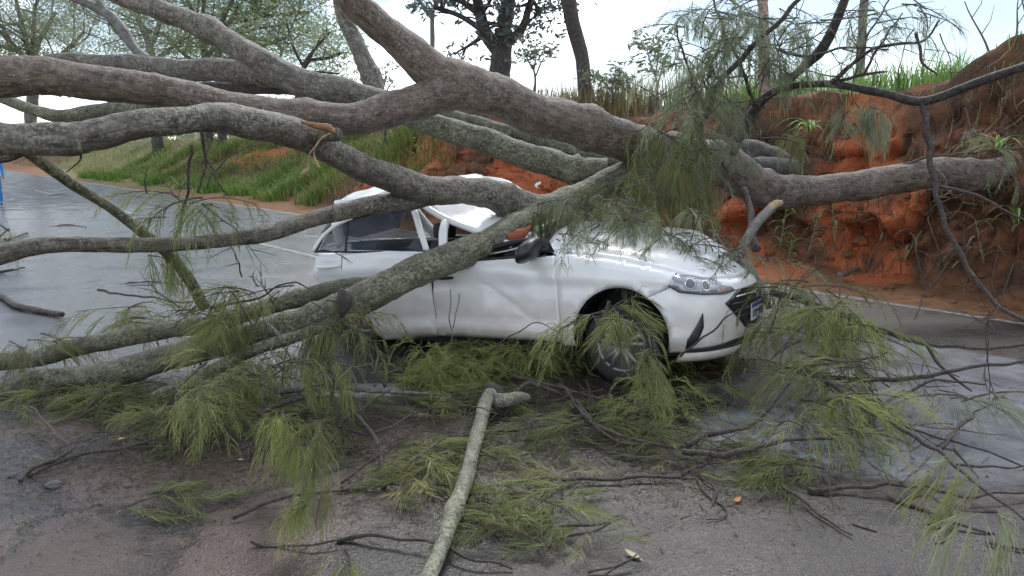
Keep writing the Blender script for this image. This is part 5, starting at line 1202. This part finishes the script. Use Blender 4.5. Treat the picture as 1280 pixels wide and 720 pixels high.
for px, py, hgt, ln, lab in [(1240, 78, .9, -.5, 'leaning bare stick on the bank top above the soil hump'), (1262, 62, .8, .1, 'upright bare shrub stem on the soil hump at right'), (1284, 60, 1.0, -.2, 'curved bare stem rising at the top right corner'), (1050, 108, .35, .1, 'short dark stump stick on the bank top beside the grass')]:
    p = at(px, py + 6, 11.4 if px > 1100 else 12.4); P = [p + V((ln * hgt * u + .04 * sin(5 * u), 0, hgt * u)) for u in [i / 8 for i in range(9)]]
    VS, FS = [], []; tube_geo(P, [.018 - .0014 * i for i in range(9)], 6, .1, VS, FS)
    for k in (4, 6): tube_geo([P[k], P[k] + V((.14, .05, .2)), P[k] + V((.2, .1, .42))], [.008, .006, .003], 5, VS=VS, FS=FS)
    tag(mobj('bare_stem', VS, FS, M['twig_grey']), lab, 'stem', BS)

# ------------------------------------------------------------------ background trees
def leaf_cloud(VS, FS, TI, c, r, n, size, flat=.7, tone=.5):
    for _ in range(n):
        while True:
            d = V((random.uniform(-1, 1), random.uniform(-1, 1), random.uniform(-1, 1)))
            if d.length < 1: break
        p = c + V((d.x * r, d.y * r, d.z * r * flat)); a = V((random.gauss(0, 1), random.gauss(0, 1), random.gauss(0, .7))).normalized(); b = a.cross(V((random.gauss(0, 1), random.gauss(0, 1), random.gauss(0, 1)))).normalized()
        l = size * random.uniform(.6, 1.3); k = len(VS)
        VS.extend([p - a * l, p + b * l * .32, p + a * l, p - b * l * .32]); FS.append((k, k + 1, k + 2, k + 3)); TI.extend([min(1, max(0, tone + random.gauss(0, .22)))] * 4)
def bg_tree(name, label, trunk, limbs, leafmat, bark, nleaf, lsize, clumpr, sub=5, fine=True, group='trees beyond the bank', ccount=None):
    """trunk and limbs: lists of (px, py, radius_px, Y); twigs and leaf clumps grow from the limbs"""
    base = at(trunk[0][0], trunk[0][1], trunk[0][3]); t = thing(name, label, 'tree', base, group=group)
    def mk(nm, pix, seg):
        pts = [V((*at(x, y, Y), r * Y / FPX)) for (x, y, r, Y) in pix]; cr = crom(pts, 8)
        P = [p.to_3d() - base for p in cr]; R = [max(.01, p[3]) for p in cr]
        P = [p + V((noise.noise(p * .9), noise.noise(p * .9 + V((7, 0, 0))), 0)) * .12 for p in P]
        if nm == 'trunk':
            q = P[0] + base; s_, t_ = wst(q); gz = top_z(s_, t_) - .1 if t_ > .2 else -.05
            if q.z > gz: P = [V((P[0].x, P[0].y, gz - base.z))] + P; R = [R[0] * 1.25] + R
        VS, FS = tube_geo(P, R, seg, .10); mobj(nm, VS, FS, bark, t); return P, R
    Pt, Rt = mk('trunk', trunk, 12)
    tips = []; VT, FT = [], []
    for lb in limbs:
        P, R = mk('branch', lb, 8)
        for _ in range(sub):
            k = random.randrange(len(P) // 3, len(P)); d = V((random.gauss(0, 1), random.gauss(0, 1), random.gauss(.35, .6))).normalized(); L_ = clumpr * random.uniform(1.0, 2.4); q = [P[k]]
            for j in range(5):
                d = (d + V((random.gauss(0, .22), random.gauss(0, .22), random.gauss(.04, .15)))).normalized(); q.append(q[-1] + d * L_ / 5)
            tube_geo(q, [R[k] * .45 * (1 - .17 * j) for j in range(6)], 5, VS=VT, FS=FT, caps=False); tips += [q[3], q[5], q[5] + d * .2 * clumpr]
            for _2 in range(2):
                d2 = (d + V((random.gauss(0, .6), random.gauss(0, .6), random.gauss(0, .5)))).normalized(); e = [q[3 + _2], q[3 + _2] + d2 * L_ * .25, q[3 + _2] + d2 * L_ * .55 + V((0, 0, .05))]
                tube_geo(e, [R[k] * .2, R[k] * .15, R[k] * .08], 4, VS=VT, FS=FT, caps=False); tips.append(e[2])
    if VT: mobj('twigs', VT, FT, bark, t, kind='stuff')
    VS, FS, TI = [], [], []
    per = max(4, nleaf // max(1, len(tips)))
    for c in tips: leaf_cloud(VS, FS, TI, c, clumpr * random.uniform(.5, 1.0), per, lsize, .6, random.uniform(.25, .8))
    if nleaf: mobj('crown', VS, FS, leafmat, t, kind='stuff', tint=TI)
    return t
FARB = M['bark_far']
bg_tree('background_tree', 'broad feathery crowned tree at the far left edge above the limbs', [(38, 150, 7, 85), (42, 110, 6, 85), (40, 75, 5, 85)], [[(40, 90, 4, 85), (20, 60, 3, 85), (-10, 30, 2, 85)], [(41, 80, 4, 85), (50, 50, 3, 85), (70, 15, 2, 85)], [(40, 75, 4, 85), (30, 40, 3, 85), (20, 0, 2, 85)], [(42, 95, 3, 85), (75, 70, 3, 85), (105, 40, 2, 85)], [(42, 100, 3, 85), (80, 95, 2, 85), (110, 75, 1.5, 85)], [(40, 60, 3, 85), (45, 10, 2, 85), (60, -40, 2, 85)], [(20, 60, 3, 85), (-40, 50, 2, 85), (-70, 10, 2, 85)]], M['leaf_far'], FARB, 30000, .17, 3.3, 9)
bg_tree('background_tree', 'forked pale barked tree left of centre behind the upper limbs', [(192, 120, 6, 50), (190, 75, 5, 50), (185, 50, 4, 50)], [[(185, 50, 4, 50), (172, 20, 3, 50), (165, -20, 2, 50)], [(188, 60, 3, 50), (200, 30, 3, 50), (215, -10, 2, 50)], [(190, 75, 3, 50), (160, 55, 2, 50), (135, 25, 2, 50)], [(190, 80, 2, 50), (215, 60, 2, 50), (235, 40, 1.5, 50)]], M['leaf_far'], FARB, 14000, .10, 2.0, 8)
bg_tree('background_tree', 'slender multi branched tree with thin grey foliage behind the limb fork', [(258, 130, 5, 44), (257, 75, 4.5, 44), (250, 40, 4, 44)], [[(256, 65, 4, 44), (245, 25, 3, 44), (225, -15, 2, 44)], [(257, 75, 3, 44), (278, 40, 3, 44), (300, 5, 2, 44)], [(250, 40, 3, 44), (255, 0, 2, 44), (262, -40, 2, 44)], [(257, 85, 2, 44), (225, 65, 2, 44), (205, 40, 1.5, 44)]], M['leaf_far'], FARB, 14000, .10, 1.9, 8)
bg_tree('background_tree', 'tall light green crowned tree behind the diagonal upper limb', [(275, 130, 5, 42), (273, 70, 4, 42), (280, 20, 4, 42)], [[(275, 60, 4, 42), (310, 30, 3, 42), (345, 5, 2, 42)], [(273, 80, 3, 42), (320, 60, 2, 42), (365, 45, 2, 42)], [(280, 20, 3, 42), (300, -15, 2, 42), (340, -40, 2, 42)], [(280, 30, 3, 42), (330, 20, 2, 42), (385, 15, 2, 42)], [(278, 40, 3, 42), (345, 55, 2, 42), (350, 75, 1.5, 42)]], M['leaf_lime'], FARB, 24000, .10, 2.0, 9)
bg_tree('background_tree', 'thin twiggy small leaved tree beside the upright limb', [(372, 130, 4, 34), (375, 95, 3, 34), (385, 75, 3, 34)], [[(380, 80, 3, 34), (395, 60, 2, 34), (412, 40, 1.5, 34)], [(385, 75, 2, 34), (410, 72, 2, 34), (430, 65, 1, 34)], [(375, 95, 2, 34), (395, 90, 1.5, 34), (425, 92, 1, 34)], [(380, 85, 2, 34), (365, 55, 1.5, 34), (360, 30, 1, 34)]], M['leaf_far'], M['bark_dark'], 1300, 0.11, 0.78, 6)
bg_tree('background_tree', 'dark broad leaved tree with thick forked trunk on the bank behind the big limb', [(624, 130, 13, 20), (625, 95, 13, 20), (628, 60, 12, 20), (630, 35, 10, 20)], [[(622, 65, 8, 20), (605, 40, 8, 20), (595, 5, 6, 20), (580, -30, 5, 20)], [(632, 55, 7, 20), (652, 35, 5, 20), (664, 0, 4, 20), (670, -30, 3, 20)], [(630, 35, 9, 20), (636, 0, 8, 20), (640, -40, 6, 20)], [(605, 40, 4, 20), (575, 20, 3, 20), (540, 8, 3, 20)], [(600, 20, 4, 20), (560, -5, 3, 20), (500, -12, 2, 20)], [(664, 0, 3, 20), (672, 10, 2, 20), (668, 22, 1, 20)]], M['leaf_dark'], M['bark_dark'], 3000, .11, .62, 7)
bg_tree('background_tree', 'single dark leaning trunk on the bank top right of centre', [(738, 140, 10, 18), (733, 118, 9, 18), (725, 70, 8.5, 18), (712, 20, 9, 18), (703, -25, 9, 18), (690, -110, 8, 18), (680, -220, 7, 18)], [[(690, -110, 6, 18), (650, -160, 4, 18), (620, -210, 3, 18)], [(685, -180, 5, 18), (730, -230, 4, 18), (760, -270, 3, 18)], [(680, -220, 5, 18), (670, -270, 3, 18), (660, -300, 2, 18)]], M['leaf_dark'], M['bark_dark'], 1800, .12, .7, 5)
bg_tree('background_tree', 'thin pale stem tree rising behind the dark leaved crown', [(541, 110, 3.5, 26), (540, 60, 3, 26), (541, 10, 2.5, 26)], [[(541, 25, 2, 26), (525, 5, 2, 26), (505, -15, 1.5, 26)], [(541, 10, 2, 26), (555, -10, 2, 26), (560, -30, 1, 26)]], M['leaf_dark'], FARB, 500, .11, .6, 5)
bg_tree('background_tree', 'straight bare grey trunk above the bright grass at right', [(1072, 130, 6, 16), (1075, 80, 5.5, 16), (1080, 20, 5, 16), (1085, -40, 5, 16), (1090, -160, 4, 16)], [[(1086, -60, 3, 16), (1060, -110, 2, 16), (1040, -150, 2, 16)], [(1089, -140, 3, 16), (1110, -190, 2, 16), (1130, -220, 1, 16)]], M['leaf_far'], FARB, 700, .1, .6, 5)
bg_tree('background_tree', 'pinkish thin trunk rising through the hanging needles on the bank edge', [(956, 122, 7, 13.2), (955, 80, 6.5, 13.2), (953, 20, 6, 13.2), (950, -40, 6, 13.2), (945, -160, 4, 13.2)], [[(950, -40, 3, 13.2), (920, -90, 2, 13.2), (900, -130, 2, 13.2)], [(947, -120, 3, 13.2), (970, -180, 2, 13.2), (985, -210, 1, 13.2)]], M['leaf_far'], M['bark_pink'], 500, .08, .45, 5)
for px, py, Y, hh, lab in [(668, 112, 19, 1.0, 'slender drooping leafed sapling on the bank right of the forked trunk'), (820, 128, 15.5, 1.1, 'wispy sapling on the bank top beside the hanging needles'), (480, 130, 23, .9, 'pale sapling on the bank in the gap under the limb fork'), (765, 130, 16.5, .6, 'low wispy sapling by the foot of the leaning trunk')]:
    h = hh * FPX / Y
    bg_tree('sapling', lab, [(px, py + 8, 1.6, Y), (px + 1, py - h * .3, 1.3, Y), (px - 2, py - h * .6, 1, Y)], [[(px + 1, py - h * .3, 1, Y), (px + 8, py - h * .6, .8, Y), (px + 14, py - h * .8, .5, Y)], [(px - 2, py - h * .5, 1, Y), (px - 10, py - h * .8, .7, Y), (px - 14, py - h, .5, Y)], [(px, py - h * .5, 1, Y), (px + 3, py - h * .85, .7, Y), (px + 2, py - h * 1.1, .5, Y)]], M['reed'], FARB, 420, .075, .22, 5, group='saplings on the bank')
# thicket that closes the view beyond the far end of the verge
def thicket(name, spots, mat, n, size, r, flat=.8):
    VS, FS, TI = [], [], []
    for c in spots: leaf_cloud(VS, FS, TI, c, r * random.uniform(.6, 1.2), n, size, flat, random.uniform(.2, .8))
    return mobj(name, VS, FS, mat, kind='stuff', tint=TI)
thicket('far_thicket', [stw(random.uniform(38, 95), random.uniform(7, 16), 2.3 + random.uniform(-.5, 1.2)) for _ in range(90)] + [stw(random.uniform(95, 130), random.uniform(-16, 16), random.uniform(.3, 3.0)) for _ in range(90)] + [stw(random.uniform(60, 130), random.uniform(-24, -14), random.uniform(.3, 2.5)) for _ in range(70)], M['leaf_far'], 90, .22, 2.0)
thicket('verge_weeds', [stw(s_, t_, top_z(s_, t_) + .15) for s_, t_ in [(random.uniform(12, 32), random.uniform(1.6, 5)) for _ in range(110)]], M['grass'], 46, .055, .32, .8)
thicket('verge_scrub', [stw(s_, t_, top_z(s_, t_) + .25) for s_, t_ in [(random.uniform(12, 40), random.uniform(3, 6)) for _ in range(90)]], M['grass_dry'], 46, .06, .42, .8)
thicket('bank_shrubs', [stw(random.uniform(10, 34), random.uniform(4.5, 10), 2.7 + random.uniform(-.2, .5)) for _ in range(45)], M['reed'], 70, .10, .7)

# ------------------------------------------------------------------ bystander at the left edge
pp_ = gr(-3, 257); ph = thing('person', 'person in bright blue work clothes standing on the wet road at the left edge', 'person', (pp_.x, pp_.y, 0.004), (0, 0, .4))
def skin_body(verts, edges, radii, parent, name, mats, pick):
    me = bpy.data.meshes.new(name); me.from_pydata(verts, edges, []); o = bpy.data.objects.new(name, me); C.objects.link(o)
    md = o.modifiers.new('skin', 'SKIN'); o.modifiers.new('sub', 'SUBSURF').levels = 2
    for v, r in zip(me.skin_vertices[0].data, radii): v.radius = (r, r)
    me.skin_vertices[0].data[0].use_root = True
    dg_ = bpy.context.evaluated_depsgraph_get(); m2 = bpy.data.meshes.new_from_object(o.evaluated_get(dg_)); o.modifiers.clear(); o.data = m2; m2.name = name
    m2.materials.clear()
    for m_ in mats: m2.materials.append(m_)
    for p in m2.polygons: p.material_index = pick(p.center); p.use_smooth = True
    o.parent = parent; return o
pv = [(0, 0, .95), (0, 0, 1.12), (0, 0, 1.32), (0, 0, 1.46), (0, -.01, 1.54), (0, -.03, 1.64), (.17, 0, 1.42), (.23, 0, 1.16), (.25, -.08, .93), (.25, -.11, .83), (-.17, 0, 1.42), (-.23, 0, 1.16), (-.24, -.08, .93), (-.24, -.11, .83), (.10, 0, .86), (.11, -.02, .48), (.12, .02, .09), (.13, -.12, .04), (-.10, 0, .86), (-.11, -.02, .48), (-.12, .02, .09), (-.13, -.12, .04)]
pe = [(0, 1), (1, 2), (2, 3), (3, 4), (4, 5), (3, 6), (6, 7), (7, 8), (8, 9), (3, 10), (10, 11), (11, 12), (12, 13), (0, 14), (14, 15), (15, 16), (16, 17), (0, 18), (18, 19), (19, 20), (20, 21)]
pr = [.14, .135, .15, .10, .055, .09, .075, .05, .04, .035, .075, .05, .04, .035, .10, .07, .05, .04, .10, .07, .05, .04]
skin_body(pv, pe, pr, ph, 'body', [M['blue'], M['skin'], M['black']], lambda c: 1 if c.z > 1.5 or (abs(c.x) > .17 and c.z < .93) else (2 if c.z < .09 else 0))
bm = bmesh.new(); bmesh.ops.create_uvsphere(bm, u_segments=14, v_segments=10, radius=.1)
for v in bm.verts: v.co = V((v.co.x * .95, v.co.y * 1.05 + .0, max(v.co.z, -.01) * 1.0)) + V((0, -.01, 1.665))
me = bpy.data.meshes.new('hair'); bm.to_mesh(me); bm.free(); me.materials.append(M['hair']); ho = bpy.data.objects.new('hair', me); C.objects.link(ho); ho.parent = ph
